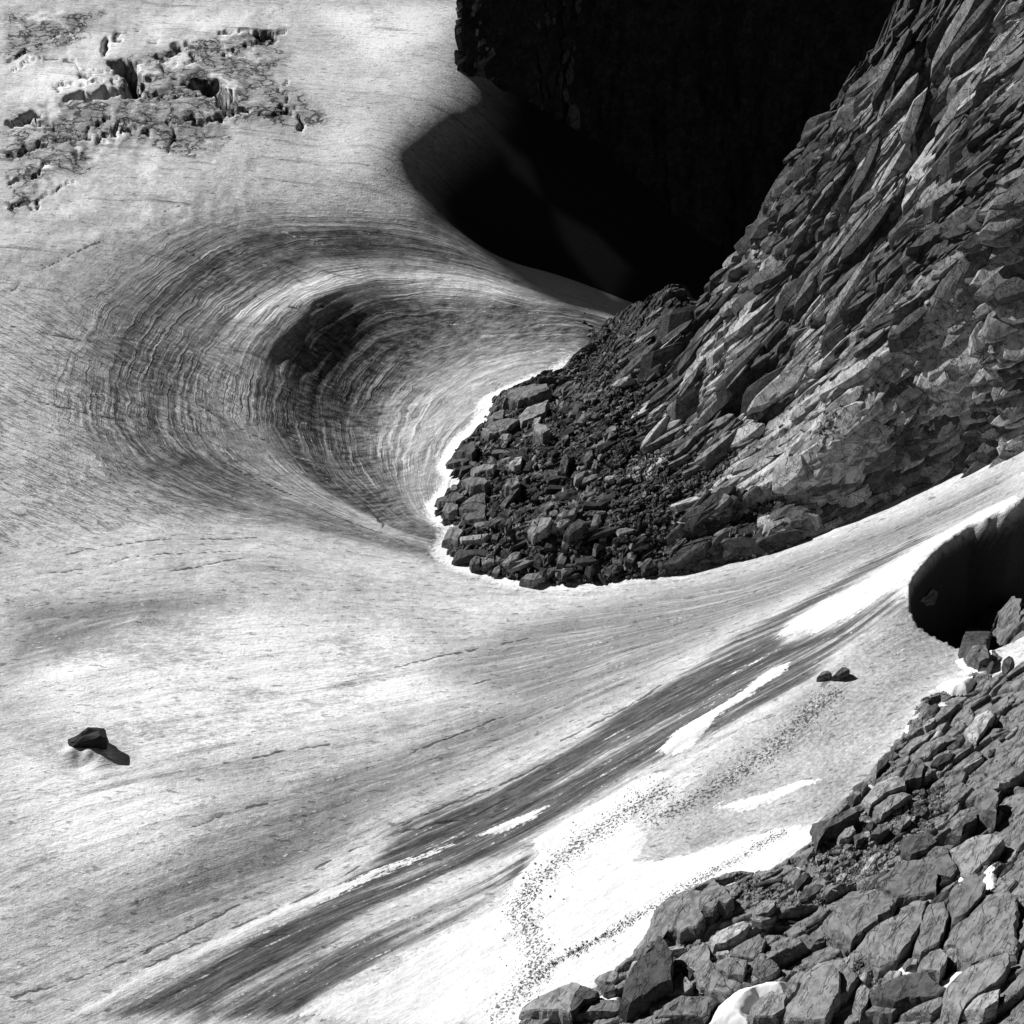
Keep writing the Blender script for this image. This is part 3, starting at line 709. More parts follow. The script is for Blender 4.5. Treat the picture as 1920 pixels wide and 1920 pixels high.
def slope_top(x, y):
    s = (np.asarray(x, float) + 3) / 53; t = (np.asarray(y, float) - 63) / 63
    return np.where((s > 0) & (s < 1) & (t > 0) & (t < 1), bil(slope_fineZ, s, t), -99)
def top_z(x, y):
    return np.maximum(glacier_z(x, y), np.maximum(ridge_top(x, y), slope_top(x, y)))

# ------------------------------------------------------------------ cliff in full shade beyond the moat
X, Yp = np.meshgrid(np.linspace(-11, 120, 330), np.linspace(0, 1, 170))
CB = lambda x: np.interp(x, [-9, 0, 12, 30, 70, 120], [222, 229, 238, 242, 238, 236])
base = CB(X)
Yc = base + Yp * 46 + 2.5 * fbm(X * .12, Yp * 6, 4, 701) + 1.2 * fbm(X * .5, Yp * 16, 3, 703)
Zc = -60 + Yp * 105 + 2.0 * fbm(X * .2, Yp * 9, 4, 702)
Zc = Zc - 60 * (1 - sstep(-7.9, -6.4, X + .9 * fbm(Yp * 14, X * .2, 3, 705)))
M_CLIFF = rock_material('shaded_cliff_rock', .03, .10, False)  # near-black albedo puts the cliff's shade into its colour
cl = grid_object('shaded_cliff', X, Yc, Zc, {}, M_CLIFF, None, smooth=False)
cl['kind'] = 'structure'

# ------------------------------------------------------------------ stones
def tagged(o, label, cat, group=None):
    o['label'] = label; o['category'] = cat
    if group: o['group'] = group
    return o
def mesh_from(name, V, F, mat):
    me = bpy.data.meshes.new(name); me.from_pydata([tuple(v) for v in V], [], F); me.materials.append(mat); me.update(); return me
def rock_mesh(name, poly, th, seed, mat, plane, bottom, rough=1.0, lean=(0, 0)):
    """a block with an irregular outline: skirt below the ground, steep sides, chipped rim and a top of a few tilted facets"""
    r = np.random.default_rng(seed)
    P = np.asarray(poly, float); c = P.mean(0)
    L = np.linalg.norm(np.roll(P, -1, 0) - P, axis=1); tot = L.sum(); size = tot / 4
    n = int(np.clip(tot / .22, 18, 84))
    cum = np.concatenate([[0], np.cumsum(L)]); Q = np.vstack([P, P[:1]])
    ts = np.sort(np.concatenate([cum[:-1], (np.arange(n) + r.uniform(-.3, .3, n)) * tot / n % tot]))
    pts = np.stack([np.interp(ts, cum, Q[:, 0]), np.interp(ts, cum, Q[:, 1])], 1)
    pts = pts + .05 * size ** .5 * np.stack([fbm(pts[:, 0] * 2.3, pts[:, 1] * 2.3, 3, seed % 77), fbm(pts[:, 0] * 2.3, pts[:, 1] * 2.3, 3, seed % 77 + 9)], 1) * 2
    n = len(pts)
    fac = []
    for k in range(4):
        a_ = r.uniform(0, 2 * math.pi); sl_ = r.uniform(.12, .55)
        fac.append((math.cos(a_) * sl_, math.sin(a_) * sl_, r.uniform(.02, .30) * size))
    def top(x, y):
        dx_, dy_ = x - c[0], y - c[1]
        f = np.zeros(x.shape) + .10
        for a_, b2, o_ in fac: f = np.minimum(f, (o_ - a_ * dx_ - b2 * dy_) * .6)
        f = np.maximum(f, -.75 * th)
        v1, v2, ox, oy, ix, iy = voro((x + .3 * y) / (size * .55) + seed, (y - .2 * x) / (size * .9), seed % 53)
        step_ = (_h(ix, iy, seed % 31) - .5) * .16 * min(th, 1.0)
        return f + step_ + .05 * size ** .5 * fbm(x * 1.3 + seed, y * 1.3, 4, seed % 91)
    V = []
    rings = [(1.12, None), (1.08, .25), (1.04, .62), (1.0, .86), (.95, 1.0), (.84, 1.0), (.70, 1.0), (.55, 1.0), (.38, 1.0), (.20, 1.0)]
    for q_, (sc_, hz) in enumerate(rings):
        xy = c + (pts - c) * sc_
        pz_ = plane(xy[:, 0], xy[:, 1])
        if hz is None: z = pz_ - bottom
        else:
            t_ = top(xy[:, 0], xy[:, 1]) + lean[0] * (xy[:, 0] - c[0]) + lean[1] * (xy[:, 1] - c[1])
            z = pz_ + (th + t_) * hz
            if hz < 1: xy = xy + (pts - c) * (.05 * rough * fbm(pts[:, :1] * 1.7 + q_ * 3, pts[:, 1:] * 1.7, 2, seed % 67))
        V.append(np.column_stack([xy, z]))
    cz = float(plane(c[:1], c[1:])[0])
    base = np.array([c[0], c[1], cz])
    tp = np.array([[c[0], c[1], cz + th + float(top(c[:1], c[1:])[0])]])
    V = np.vstack(V + [tp]) - base
    F = []
    for k in range(len(rings) - 1):
        for i in range(n):
            j = (i + 1) % n
            F.append((k * n + i, k * n + j, (k + 1) * n + j, (k + 1) * n + i))
    k = len(rings) - 1
    for i in range(n): F.append((k * n + i, k * n + (i + 1) % n, len(V) - 1))
    area = np.sum(pts[:, 0] * np.roll(pts[:, 1], -1) - np.roll(pts[:, 0], -1) * pts[:, 1])
    if area < 0: F = [tuple(reversed(f)) for f in F]
    return mesh_from(name, V, F, mat), base
ZONES = dict(A=(1200, 1600, 5.3333), B=(1540, 1560, 5.3333), C=(1500, 1300, 4.8), D=(960, 1700, 6.4), E=(1400, 1000, 3.6923), N=(800, 700, 4.8), P=(0, 0, 1), R=(1300, 0, 3.097), S=(1300, 500, 3.097))
def zone_px(zone, pts):
    a, b_, k = ZONES[zone]
    return [(a + x / k, b_ + y / k) for x, y in pts]
def traced(name, zone, pts, th, mat, label, cat='boulder', group=None, lean=(0, 0), parent=None, rough=1.0):
    px_ = zone_px(zone, pts)
    w_ = hit(px_, lambda x, y: ground_z(x, y) + th * .95)
    gz_ = ground_z(w_[:, 0], w_[:, 1])
    A_ = np.column_stack([w_, np.ones(len(w_))]); co_, *_ = np.linalg.lstsq(A_, gz_, rcond=None)
    seed = int(abs(pts[0][0] * 7 + pts[0][1] * 13 + pts[1][0])) % 9973 + 3
    me, base = rock_mesh(name, w_, th, seed, mat, lambda x, y: co_[0] * x + co_[1] * y + co_[2], .9 + th * .3, rough, lean)
    o = bpy.data.objects.new(name, me); COL.objects.link(o); o.location = base
    if parent is not None: o.parent = parent
    else: tagged(o, label, cat, group)
    return o

B = 'boulder'
FG = 'boulders and blocks of the rocky foreground slope'
for z_, P_, th_, m_, lab, *opt in [
 ('A', [(75,910),(90,760),(150,600),(210,490),(380,370),(520,340),(610,360),(600,480),(590,560),(640,640),(560,740),(400,770),(240,760),(210,860)], .8, M_ROCK, 'large rounded grey slab whose smooth curved edge cuts into the white snow', 'slab'),
 ('A', [(610,350),(740,215),(780,260),(860,370),(940,450),(860,500),(780,480),(740,560),(640,540),(600,500)], 1.1, M_ROCK, 'pointed triangular grey block rising like a tooth against the snow'),
 ('A', [(580,570),(700,520),(760,560),(740,620),(660,640)], .6, M_DARK, 'small dark angular stone lying just below the pointed block'),
 ('A', [(690,870),(800,770),(1040,650),(1100,680),(1060,760),(980,830),(860,900),(740,930)], .8, M_PALE, 'long pale wedge of rock between the broken slab and the pointed block', B, (-.1, -.25)),
 ('A', [(1140,540),(1250,460),(1360,450),(1350,520),(1280,600),(1150,610)], .8, M_ROCK, 'squat grey block above the long pale wedge'),
 ('A', [(900,960),(1060,880),(1190,790),(1250,860),(1220,980),(1130,1050),(980,1040)], .6, M_ROCK, 'lumpy grey rock to the right of the long pale wedge'),
 ('A', [(370,1015),(560,900),(640,850),(700,920),(680,1050),(760,1160),(850,1240),(1010,1260),(960,1340),(880,1385),(700,1395),(610,1350),(560,1240),(460,1130)], .8, M_ROCK, 'big grey slab in two lobes above the curved white snow tongue', 'slab'),
 ('A', [(730,1090),(880,1030),(1070,1080),(1060,1170),(1030,1240),(880,1230),(800,1180)], .9, M_ROCK, 'flat-topped block with a black right side above the snow tongue', 'slab'),
 ('A', [(260,1350),(330,1250),(410,1190),(480,1260),(540,1340),(430,1400),(300,1400)], .9, M_PALE, 'pale triangular boulder below the big ragged dark rock'),
 ('A', [(110,1510),(200,1450),(320,1420),(500,1440),(760,1420),(700,1500),(620,1640),(150,1640)], .7, M_ROCK, 'wide flat slab at the bottom edge left of the snow tongue', 'slab'),
 ('A', [(1120,1190),(1160,1080),(1320,1060),(1400,1140),(1330,1200),(1210,1240)], .6, M_ROCK, 'rounded grey block right behind the tip of the snow tongue'),
 ('A', [(1020,1320),(1080,1210),(1200,1240),(1110,1300)], .4, M_ROCK, 'small triangular stone on the upper edge of the snow tongue'),
 ('A', [(1120,1530),(1200,1420),(1320,1360),(1470,1420),(1440,1560),(1340,1640),(1150,1640)], 1.0, M_ROCK, 'rounded boulder sitting in the melted hollow of the snow tongue'),
 ('A', [(1450,1520),(1560,1400),(1680,1180),(1760,1100),(1900,1100),(2000,1200),(1990,1400),(1850,1640),(1500,1640)], 1.3, M_ROCK, 'tall leaning slab right of the snow tongue at the bottom edge', 'slab', (.0, .15)),
 ('A', [(740,960),(860,950),(930,1010),(880,1040),(780,1010)], .35, M_PALE, 'small pale stone under the long pale wedge'),
 ('A', [(500,1250),(530,1210),(555,1240),(540,1300),(510,1300)], .3, M_PALE, 'little pale chip beside the pale triangular boulder'),

 ('D', [(1330,1070),(1360,900),(1450,760),(1560,640),(1700,560),(1740,420),(1800,400),(1920,560),(1920,860),(1840,900),(1600,1020),(1400,1110)], 2.2, M_DARK, 'big ragged dark rock standing at the lower edge of the snow', B, (.0, .2)),
 ('D', [(100,1260),(150,1160),(400,1050),(720,920),(830,925),(760,1050),(700,1260)], 1.0, M_ROCK, 'smooth wedge-shaped boulder at the lowest tip of the rocks'),
 ('D', [(830,930),(900,950),(1040,1010),(990,1100),(880,1130),(780,1210),(710,1260),(720,1100)], 1.0, M_DARK, 'black-sided block joined to the right of the smooth wedge boulder'),
 ('D', [(1070,960),(1100,930),(1230,925),(1235,1000),(1110,1020)], .6, M_DARK, 'small dark block above a scrap of snow near the bottom edge'),
 ('D', [(1400,1160),(1500,1080),(1750,980),(1800,1060),(1640,1180),(1480,1210)], .7, M_ROCK, 'tilted plank-like block with a bright rim at the foot of the ragged dark rock', B, (-.15, -.2)),
 ('D', [(800,1260),(900,1180),(1050,1140),(1300,1110),(1340,1200),(1200,1270)], .5, M_ROCK, 'low slab at the bottom edge below the scrap of snow', 'slab'),
 ('D', [(1000,870),(1050,830),(1200,760),(1280,780),(1240,880),(1130,890)], .5, M_ROCK, 'light ribbed stone at the snow margin left of the ragged dark rock'),
 ('D', [(1390,760),(1460,650),(1560,650),(1550,740),(1430,790)], .6, M_PALE, 'pale flat stone leaning on the ragged dark rock'),
 ('D', [(1470,600),(1490,520),(1560,460),(1660,500),(1600,590),(1500,640)], .7, M_ROCK, 'knobbly grey stone on the snow margin above the ragged dark rock'),
 ('B', [(130,760),(240,640),(560,480),(740,640),(690,800),(570,850),(560,900),(290,1090),(120,980),(50,860)], .9, M_ROCK, 'broad flat slab in the middle of the slope, left of the ribbed slabs', 'slab'),
 ('B', [(560,470),(720,370),(780,290),(980,280),(1150,230),(1260,210),(1380,330),(1300,420),(1160,430),(1160,560),(1000,600),(760,635)], 1.1, M_ROCK, 'massive sloping slab above the thin flat plate, dark at its right end', 'slab'),
 ('B', [(380,1110),(460,1000),(560,930),(740,850),(930,700),(1060,700),(1000,900),(960,1000),(860,1130),(740,1280),(600,1300),(450,1180)], .9, M_ROCK, 'long slab with two dark hollows near its lower left end', 'slab'),
 ('B', [(1080,710),(1230,700),(1280,840),(1220,1000),(1180,1110),(990,1240),(930,1190),(960,1080),(1000,930),(1040,800)], .9, M_ROCK, 'upright slab just right of the long slab with hollows', 'slab'),
 ('B', [(1300,560),(1420,480),(1540,420),(1640,520),(1600,640),(1450,820),(1330,850),(1290,700)], 1.4, M_ROCK, 'rounded boulder with deep black shade right of the thin flat plate'),
 ('B', [(1280,190),(1420,110),(1560,40),(1740,10),(1840,60),(1720,200),(1500,380),(1400,320)], 1.3, M_ROCK, 'arrowhead-shaped boulder pointing down between two scraps of snow'),
 ('B', [(1240,1100),(1300,960),(1560,740),(1640,640),(1860,590),(1960,620),(1960,1150),(1700,1240),(1480,1340),(1380,1180)], .9, M_ROCK, 'very large smooth slab at the right edge with a dark groove', 'slab'),
 ('B', [(1260,1560),(1360,1450),(1500,1350),(1700,1260),(1880,1200),(1900,1300),(1820,1440),(1640,1580),(1460,1700),(1400,1790),(1240,1720)], 1.3, M_ROCK, 'large pale-topped boulder below the very large smooth slab at the right edge', B, (.0, .1)),
 ('B', [(980,1310),(1080,1200),(1200,1165),(1270,1230),(1240,1330),(1190,1400),(1000,1390)], 1.2, M_ROCK, 'round boulder throwing a black shadow to its right between snow scraps'),
 ('B', [(820,1330),(870,1260),(960,1260),(950,1320),(850,1350)], .5, M_ROCK, 'small stone ringed by snow left of the round boulder'),
 ('B', [(490,1590),(640,1500),(860,1440),(1030,1410),(1250,1500),(1160,1590),(900,1640),(740,1700),(600,1680)], 1.1, M_DARK, 'long dark boulder with a light lower rim below the round boulder'),
 ('B', [(1430,1790),(1500,1670),(1800,1560),(1770,1690),(1640,1780)], 1.1, M_PALE, 'pale angular boulder in the bottom right corner'),
 ('B', [(330,1700),(370,1560),(440,1520),(480,1600),(470,1680),(400,1790)], .8, M_ROCK, 'upright grey stone left of the long dark boulder'),
 ('B', [(620,1450),(680,1390),(800,1390),(780,1450),(680,1480)], .5, M_PALE, 'pale cracked stone on the upper edge of the long dark boulder'),
 ('B', [(800,1800),(960,1720),(1200,1640),(1240,1700),(1100,1800)], .6, M_ROCK, 'low slab at the bottom edge below the long dark boulder', 'slab'),
 ('B', [(820,60),(1000,0),(1120,10),(1160,90),(1060,180),(900,230),(820,200)], .9, M_DARK, 'dark squarish boulder in the upper right of the stone rubble'),
 ('B', [(430,1790),(520,1720),(740,1720),(770,1760),(700,1820)], .5, M_ROCK, 'mottled stone at the bottom edge right of the upright grey stone'),
 ('B', [(1360,1200),(1400,1190),(1440,1220),(1420,1320),(1370,1320)], .6, M_DARK, 'small dark stone beside a curl of snow near the right edge'),
 ('B', [(1250,1190),(1330,1150),(1400,1190),(1340,1320),(1290,1270)], .5, M_PALE, 'pale flat stone right of the round boulder'),
 ('B', [(930,680),(1010,665),(1190,680),(1200,700),(1000,705),(940,705)], .3, M_PALE, 'thin flat plate of rock bridging two large slabs', 'slab'),
 ('B', [(0,1290),(110,1240),(210,1260),(330,1400),(370,1440),(260,1600),(0,1700)], .8, M_ROCK, 'rounded grey slab behind the tall leaning slab near the bottom', 'slab'),
 ('C', [(570,960),(700,800),(860,680),(930,740),(960,830),(780,900),(640,1000)], .7, M_PALE, 'palest smooth slab on the slope, leaning up from the rubble to the ice', 'slab', (-.1, .0)),
 ('C', [(940,720),(1000,620),(1080,590),(1130,640),(1090,760),(950,790)], .8, M_ROCK, 'stubby block with a dark right side above the palest slab'),
 ('C', [(660,1020),(800,930),(900,850),(1000,900),(900,980),(740,1080)], .5, M_ROCK, 'grey slab directly below the palest slab', 'slab'),
 ('C', [(120,1190),(300,1120),(460,1040),(520,1080),(400,1150),(200,1240),(170,1320),(130,1260)], .9, M_DARK, 'dark prow of rock at the left end of the stone rubble'),
 ('C', [(350,1280),(400,1220),(480,1180),(500,1230),(440,1300),(360,1310)], .6, M_ROCK, 'light angular stone at the left end of the rubble'),
 ('C', [(640,1280),(700,1180),(770,1160),(800,1210),(720,1270)], .6, M_ROCK, 'ovoid grey stone in the middle of the rubble'),
 ('C', [(480,1290),(560,1250),(580,1290),(510,1330)], .5, M_ROCK, 'small block with a dark right face next to the light angular stone'),
 ('C', [(860,1180),(960,1100),(1000,1130),(920,1200)], .5, M_ROCK, 'narrow tilted stone in the upper part of the rubble'),
 ('C', [(890,510),(1000,430),(1180,350),(1230,330),(1120,430),(980,520)], .6, M_ROCK, 'long narrow slab lining the upper left rock margin', 'slab'),
 ('C', [(1000,540),(1150,440),(1330,360),(1420,390),(1300,450),(1160,560),(1040,570)], .7, M_ROCK, 'long slab with a dark notch at its top end', 'slab'),
 ('C', [(1150,680),(1200,580),(1340,490),(1400,500),(1380,620),(1270,700),(1180,700)], .7, M_ROCK, 'layered grey block above the wide smooth rock face'),
 ('C', [(1320,1290),(1420,1180),(1560,1050),(1600,1130),(1480,1200),(1440,1300)], 1.0, M_DARK, 'dark fin of rock in the upper right above the arrowhead boulder'),
 ('C', [(1590,900),(1700,850),(1790,900),(1760,1080),(1640,1060)], 1.4, M_ROCK, 'standing boulder with a black hollow to its right near the right edge'),
 ('C', [(1480,330),(1600,190),(1700,120),(1750,180),(1680,290),(1600,410),(1520,390)], .8, M_PALE, 'pale ramp-like slab below a dark slanting cleft', 'slab'),
 ('C', [(480,830),(560,780),(610,820),(560,880)], .5, M_DARK, 'small dark rock poking out of the ice at the margin'),
 ('C', [(420,930),(480,890),(520,920),(480,970)], .5, M_DARK, 'lowest small dark rock at the ice margin above the dark prow'),
 ('C', [(760,550),(830,520),(900,560),(840,590)], .4, M_DARK, 'dark stone at the foot of the long narrow slab'),
 ('C', [(820,480),(880,450),(890,500),(840,520)], .4, M_DARK, 'dark stone half in the ice beside the long narrow slab'),
 ('C', [(700,620),(760,590),(800,600),(740,680),(690,720)], .5, M_DARK, 'dark angular stone against the left rim of the palest slab'),
 ('E', [(1500,740),(1520,670),(1560,640),(1640,660),(1690,700),(1660,760),(1540,790)], 1.1, M_DARK, 'rugged dark block at the mouth of the black hollow'),
 ('E', [(1530,830),(1560,780),(1660,780),(1680,850),(1620,880),(1540,870)], .9, M_ROCK, 'rounded boulder resting on a small white snow ledge'),
 ('E', [(1740,540),(1830,450),(1900,450),(1900,570),(1760,600)], 1.2, M_ROCK, 'grey block on the right edge above the rugged dark block'),
 ('E', [(1600,640),(1640,560),(1720,510),(1750,560),(1700,650)], 1.0, M_DARK, 'sloping dark block between the hollow and the right edge'),
 ('E', [(600,975),(660,930),(690,925),(710,950),(640,980)], .45, M_DARK, 'lone small dark rock lying on the snow-ice chute'),
 ('E', [(490,990),(520,955),(560,950),(590,970),(530,985)], .3, M_ROCK, 'low half-buried stone left of the lone small rock on the chute'),
 ('E', [(1215,440),(1290,390),(1320,410),(1300,460),(1240,455)], .5, M_PALE, 'grey stone with a white rim inside the black hollow'),
]:
    if not lab: continue
    cat_ = opt[0] if opt else B; ln = opt[1] if len(opt) > 1 else (0, 0)
    traced('rock_slab' if cat_ == 'slab' else 'boulder', z_, P_, th_, m_, lab, cat_, FG, ln)

NB = 'boulders round the nose of the rock ridge'
for P_, th_, m_, lab in [
 ([(680,230),(760,150),(960,90),(1090,90),(1110,140),(960,210),(820,230)], 1.5, M_ROCK, 'broad lens-shaped boulder highest on the snowy edge of the ridge nose'),
 ([(560,400),(600,330),(700,320),(690,390),(600,420)], 1.1, M_ROCK, 'blocky boulder with a black front under the broad lens-shaped boulder'),
 ([(500,510),(620,430),(740,390),(830,400),(720,490),(560,540)], 1.2, M_ROCK, 'long grey boulder below the blocky one at the snow edge'),
 ([(820,400),(900,320),(1020,280),(1100,250),(1060,340),(960,390),(860,430)], 1.1, M_ROCK, 'slanting boulder just inside from the broad lens-shaped boulder'),
 ([(960,530),(980,450),(1060,470),(1110,520),(1040,560)], 1.4, M_ROCK, 'cube-like boulder with a light top and black lower face amid the rubble'),
 ([(250,690),(330,640),(420,620),(440,690),(400,740),(300,720)], 1.2, M_DARK, 'dark rounded boulder set in bright snow left of a small snow window'),
 ([(170,800),(200,775),(330,765),(450,775),(450,810),(300,815),(190,830)], .6, M_DARK, 'thin dark beam-like rock sticking out over the snow'),
 ([(400,870),(520,820),(620,830),(600,870),(430,905)], .9, M_ROCK, 'flat-topped block below the thin dark beam-like rock'),
 ([(320,960),(400,930),(480,930),(560,970),(520,1000),(400,1020)], 1.0, M_ROCK, 'light-topped boulder midway down the snowy edge of the nose'),
 ([(90,1130),(180,1090),(290,1070),(340,1100),(260,1150),(110,1160)], .9, M_DARK, 'dark boulder at the westernmost tip of the nose'),
 ([(310,1160),(420,1100),(530,1080),(530,1150),(400,1170)], .8, M_ROCK, 'wedge with a light slanting top beside the leftmost dark boulder'),
 ([(130,1240),(170,1170),(280,1170),(280,1230),(200,1280)], .9, M_ROCK, 'stubby boulder below the leftmost dark boulder of the nose'),
 ([(280,1190),(400,1175),(540,1190),(530,1240),(300,1240)], .8, M_DARK, 'dark bar of rock right of the stubby boulder'),
 ([(330,1270),(520,1250),(530,1300),(360,1330)], .7, M_DARK, 'dark oblong block overhanging a snow inlet'),
 ([(140,1490),(200,1400),(270,1370),(330,1420),(280,1480),(180,1500)], .9, M_ROCK, 'hook-shaped boulder left of the lower snow inlet'),
 ([(300,1480),(440,1460),(560,1440),(520,1490),(320,1510)], .6, M_PALE, 'thin pale slab right of the hook-shaped boulder'),
 ([(230,1660),(280,1600),(420,1570),(560,1560),(560,1620),(400,1640),(260,1670)], .7, M_DARK, 'long low dark rock reaching left over the lower snow'),
 ([(390,1690),(430,1640),(480,1660),(470,1720),(400,1730)], .8, M_DARK, 'round dark boulder at the bottom left of the nose'),
 ([(480,1660),(600,1660),(600,1710),(500,1730)], .7, M_ROCK, 'grey boulder touching the round dark boulder'),
 ([(900,1410),(960,1310),(1040,1290),(1130,1300),(1080,1400),(960,1470)], 1.4, M_ROCK, 'largest boulder in the lower rubble, with a ribbed front'),
 ([(1130,1370),(1200,1320),(1320,1310),(1200,1400)], .9, M_PALE, 'pale-topped slab right of the largest rubble boulder'),
 ([(1170,1290),(1240,1240),(1350,1200),(1330,1260),(1220,1310)], .9, M_ROCK, 'slanting slab above the pale-topped slab'),
 ([(1230,1450),(1310,1340),(1370,1300),(1440,1330),(1380,1400),(1280,1480)], 1.3, M_DARK, 'dark boulder with a bright left edge at the right end of the boulder row'),
 ([(720,1400),(740,1360),(930,1350),(920,1385)], .7, M_PALE, 'pale horizontal plank of rock left of the largest rubble boulder'),
 ([(660,1700),(760,1620),(850,1600),(820,1660),(740,1720)], .8, M_ROCK, 'diagonal boulder near the lower snow margin'),
 ([(850,1850),(900,1810),(1000,1790),(1060,1830),(960,1870)], .7, M_ROCK, 'lowest grey boulder on the lower snow margin of the nose'),
 ([(700,1020),(720,960),(820,940),(840,990),(760,1030)], 1.0, M_ROCK, 'square grey boulder in the left part of the rubble'),
 ([(740,810),(800,750),(860,740),(850,820),(790,840)], .9, M_PALE, 'pale cracked boulder right of the flat-topped block'),
 ([(920,460),(960,400),(1040,380),(1000,450)], .6, M_PALE, 'brightest sliver of rock above the cube-like boulder'),
 ([(640,600),(680,550),(740,540),(720,590)], .6, M_ROCK, 'small knob right of the snow window'),
 ([(640,1180),(760,1080),(840,1030),(800,1090),(700,1180)], .8, M_DARK, 'dark slanting fin in the middle of the left rubble'),
 ([(1180,880),(1220,760),(1250,730),(1280,800),(1250,880)], .9, M_DARK, 'upright dark boulder with a light left side in open rubble'),
 ([(1410,760),(1440,700),(1490,690),(1500,740),(1440,790)], .7, M_ROCK, 'grey boulder on the right side of open rubble'),
 ([(1480,850),(1510,780),(1540,790),(1530,850)], .6, M_ROCK, 'small upright boulder below the one on the right of the rubble'),
]:
    traced('boulder', 'N', P_, th_, m_, lab, B, NB)

# perched block on its pedestal of ice, alone on the glacier
gp = hit([(168, 1402)])[0]; gzz = float(glacier_z(gp[0], gp[1]))
def loft(rows):
    V = []; F = []; n = len(rows[0])
    for r_ in rows: V += r_
    for k in range(len(rows) - 1):
        for i in range(n): F.append((k * n + i, k * n + (i + 1) % n, (k + 1) * n + (i + 1) % n, (k + 1) * n + i))
    F.append(tuple(reversed(range(n)))); F.append(tuple(range((len(rows) - 1) * n, len(rows) * n)))
    return V, F
outl = [(-1.45,-.35),(-1.1,-.75),(-.45,-.62),(.1,-.8),(.7,-.7),(1.3,-.75),(1.42,-.2),(1.15,.5),(.5,.85),(-.3,.8),(-1.1,.6),(-1.5,.1)]
rows = []
for hz, k, sx_ in [(0, .80, .0), (.3, .92, .0), (.8, 1.03, 0), (1.2, 1.02, .03), (1.6, .95, .08), (1.85, .85, .10), (1.95, .6, .12)]:
    rows.append([(x * k + sx_ + random.uniform(-.10, .10), y * k + random.uniform(-.1, .1), hz * (1.0 if x > -1.0 else .62) + random.uniform(-.09, .09)) for x, y in outl])
V, F = loft([[(x * 1.12, y * 1.0, z * .84) for x, y, z in r_] for r_ in rows])
M_BLACK = rock_material('black_rock', .035, .03, False)
bl = bpy.data.objects.new('perched_boulder', mesh_from('perched_boulder', V, F, M_BLACK)); COL.objects.link(bl); bl.location = (gp[0], gp[1] + .2, gzz - .1)
tagged(bl, 'lone black block perched on the open white glacier at far left', 'boulder')
#@@SLABS@@
# ------------------------------------------------------------------ slabs and stones that belong to the ridge and the slope
def proto(name, seed, mat, n=8, el=1.0, pointy=.25):
    """low angular slab: blunt lozenge outline, flat broken top, straight sides"""
    r = np.random.default_rng(seed)
    out = [(-1, r.uniform(-.5, .3)), (r.uniform(-.75, -.4), -1 * r.uniform(.7, 1)), (r.uniform(0, .4), -1), (r.uniform(.6, .9), -r.uniform(.5, .9)), (1, r.uniform(-.3, .5)),
           (r.uniform(.45, .75), r.uniform(.7, 1)), (r.uniform(-.3, .1), 1), (r.uniform(-.9, -.65), r.uniform(.5, .9))]
    n = len(out); V = []; ta, tb = r.uniform(-.25, .25), r.uniform(-.25, .25)
    for z_, k in ((-1.2, .96), (.55, 1.0), (.95, .90)):
        for (x, y) in out:
            V.append((x * k + r.uniform(-.03, .03), y * k * el + r.uniform(-.04, .04), z_ + (z_ > 0) * (ta * x + tb * y + r.uniform(-.05, .05))))
    F = [(k * n + i, k * n + (i + 1) % n, (k + 1) * n + (i + 1) % n, (k + 1) * n + i) for k in range(2) for i in range(n)]
    a = 2 * n; m1 = len(V); V.append((r.uniform(-.5, -.1), r.uniform(-.3, .3), 1.0 + r.uniform(-.05, .10))); V.append((r.uniform(.1, .5), r.uniform(-.3, .3), 1.0 + r.uniform(-.05, .10)))
    for i in range(n):
        j = (i + 1) % n
        left = lambda q: V[a + q][0] < 0
        if left(i) and left(j): F.append((a + i, a + j, m1))
        elif not left(i) and not left(j): F.append((a + i, a + j, m1 + 1))
        elif left(i): F.append((a + i, a + j, m1 + 1, m1))
        else: F.append((a + i, a + j, m1, m1 + 1))
    return mesh_from(name, V, F, mat)
from mathutils import Matrix
def place(meshes, name, parent, x, y, zf, fld, length, width, thick, sink, tiltup, spread, top=None):
    """one part lying on the surface, its long side along the strata"""
    e = 1.2
    zx = float(zf(x + e, y) - zf(x - e, y)) / (2 * e); zy = float(zf(x, y + e) - zf(x, y - e)) / (2 * e)
    N = Vector((-zx, -zy, 1)).normalized()
    if N.z < .68: return None
    if fld is not None:
        xx = np.array([x - e, x + e, x, x]); yy = np.array([y, y, y - e, y + e]); f = fld(xx, yy)
        gx_, gy_ = f[1] - f[0], f[3] - f[2]
        al = Vector((-gy_, gx_, 0))
        if al.y < 0: al = -al
    else: al = Vector((1, .3, 0))
    al = Matrix.Rotation(random.gauss(0, spread), 3, 'Z') @ al
    al = (al - N * al.dot(N)).normalized()
    ac = N.cross(al)
    R_ = Matrix((al, ac, N)).transposed()
    R_ = R_ @ Matrix.Rotation(-tiltup, 3, 'X') @ Matrix.Rotation(random.gauss(0, .10), 3, 'Y')
    M = R_.to_4x4() @ Matrix.Diagonal((length / 2, width / 2, thick, 1))
    M.translation = Vector((x, y, float((top or zf)(x, y)) - sink))
    o = bpy.data.objects.new(name, random.choice(meshes)); COL.objects.link(o); o.parent = parent; o.matrix_world = M
    return o
M_PART = [rock_material('slab_rock_%d' % k, v, .08, False) for k, v in enumerate((.065, .17, .34))]
slab_meshes = [proto('slab', 900 + k, M_PART[k % 3], 9, 1.0, .3) for k in range(18)]
stone_meshes = [proto('stone', 950 + k, (M_DARK, M_ROCK, M_ROCK, M_PALE)[k % 4], 7, 1.0, .28) for k in range(16)]
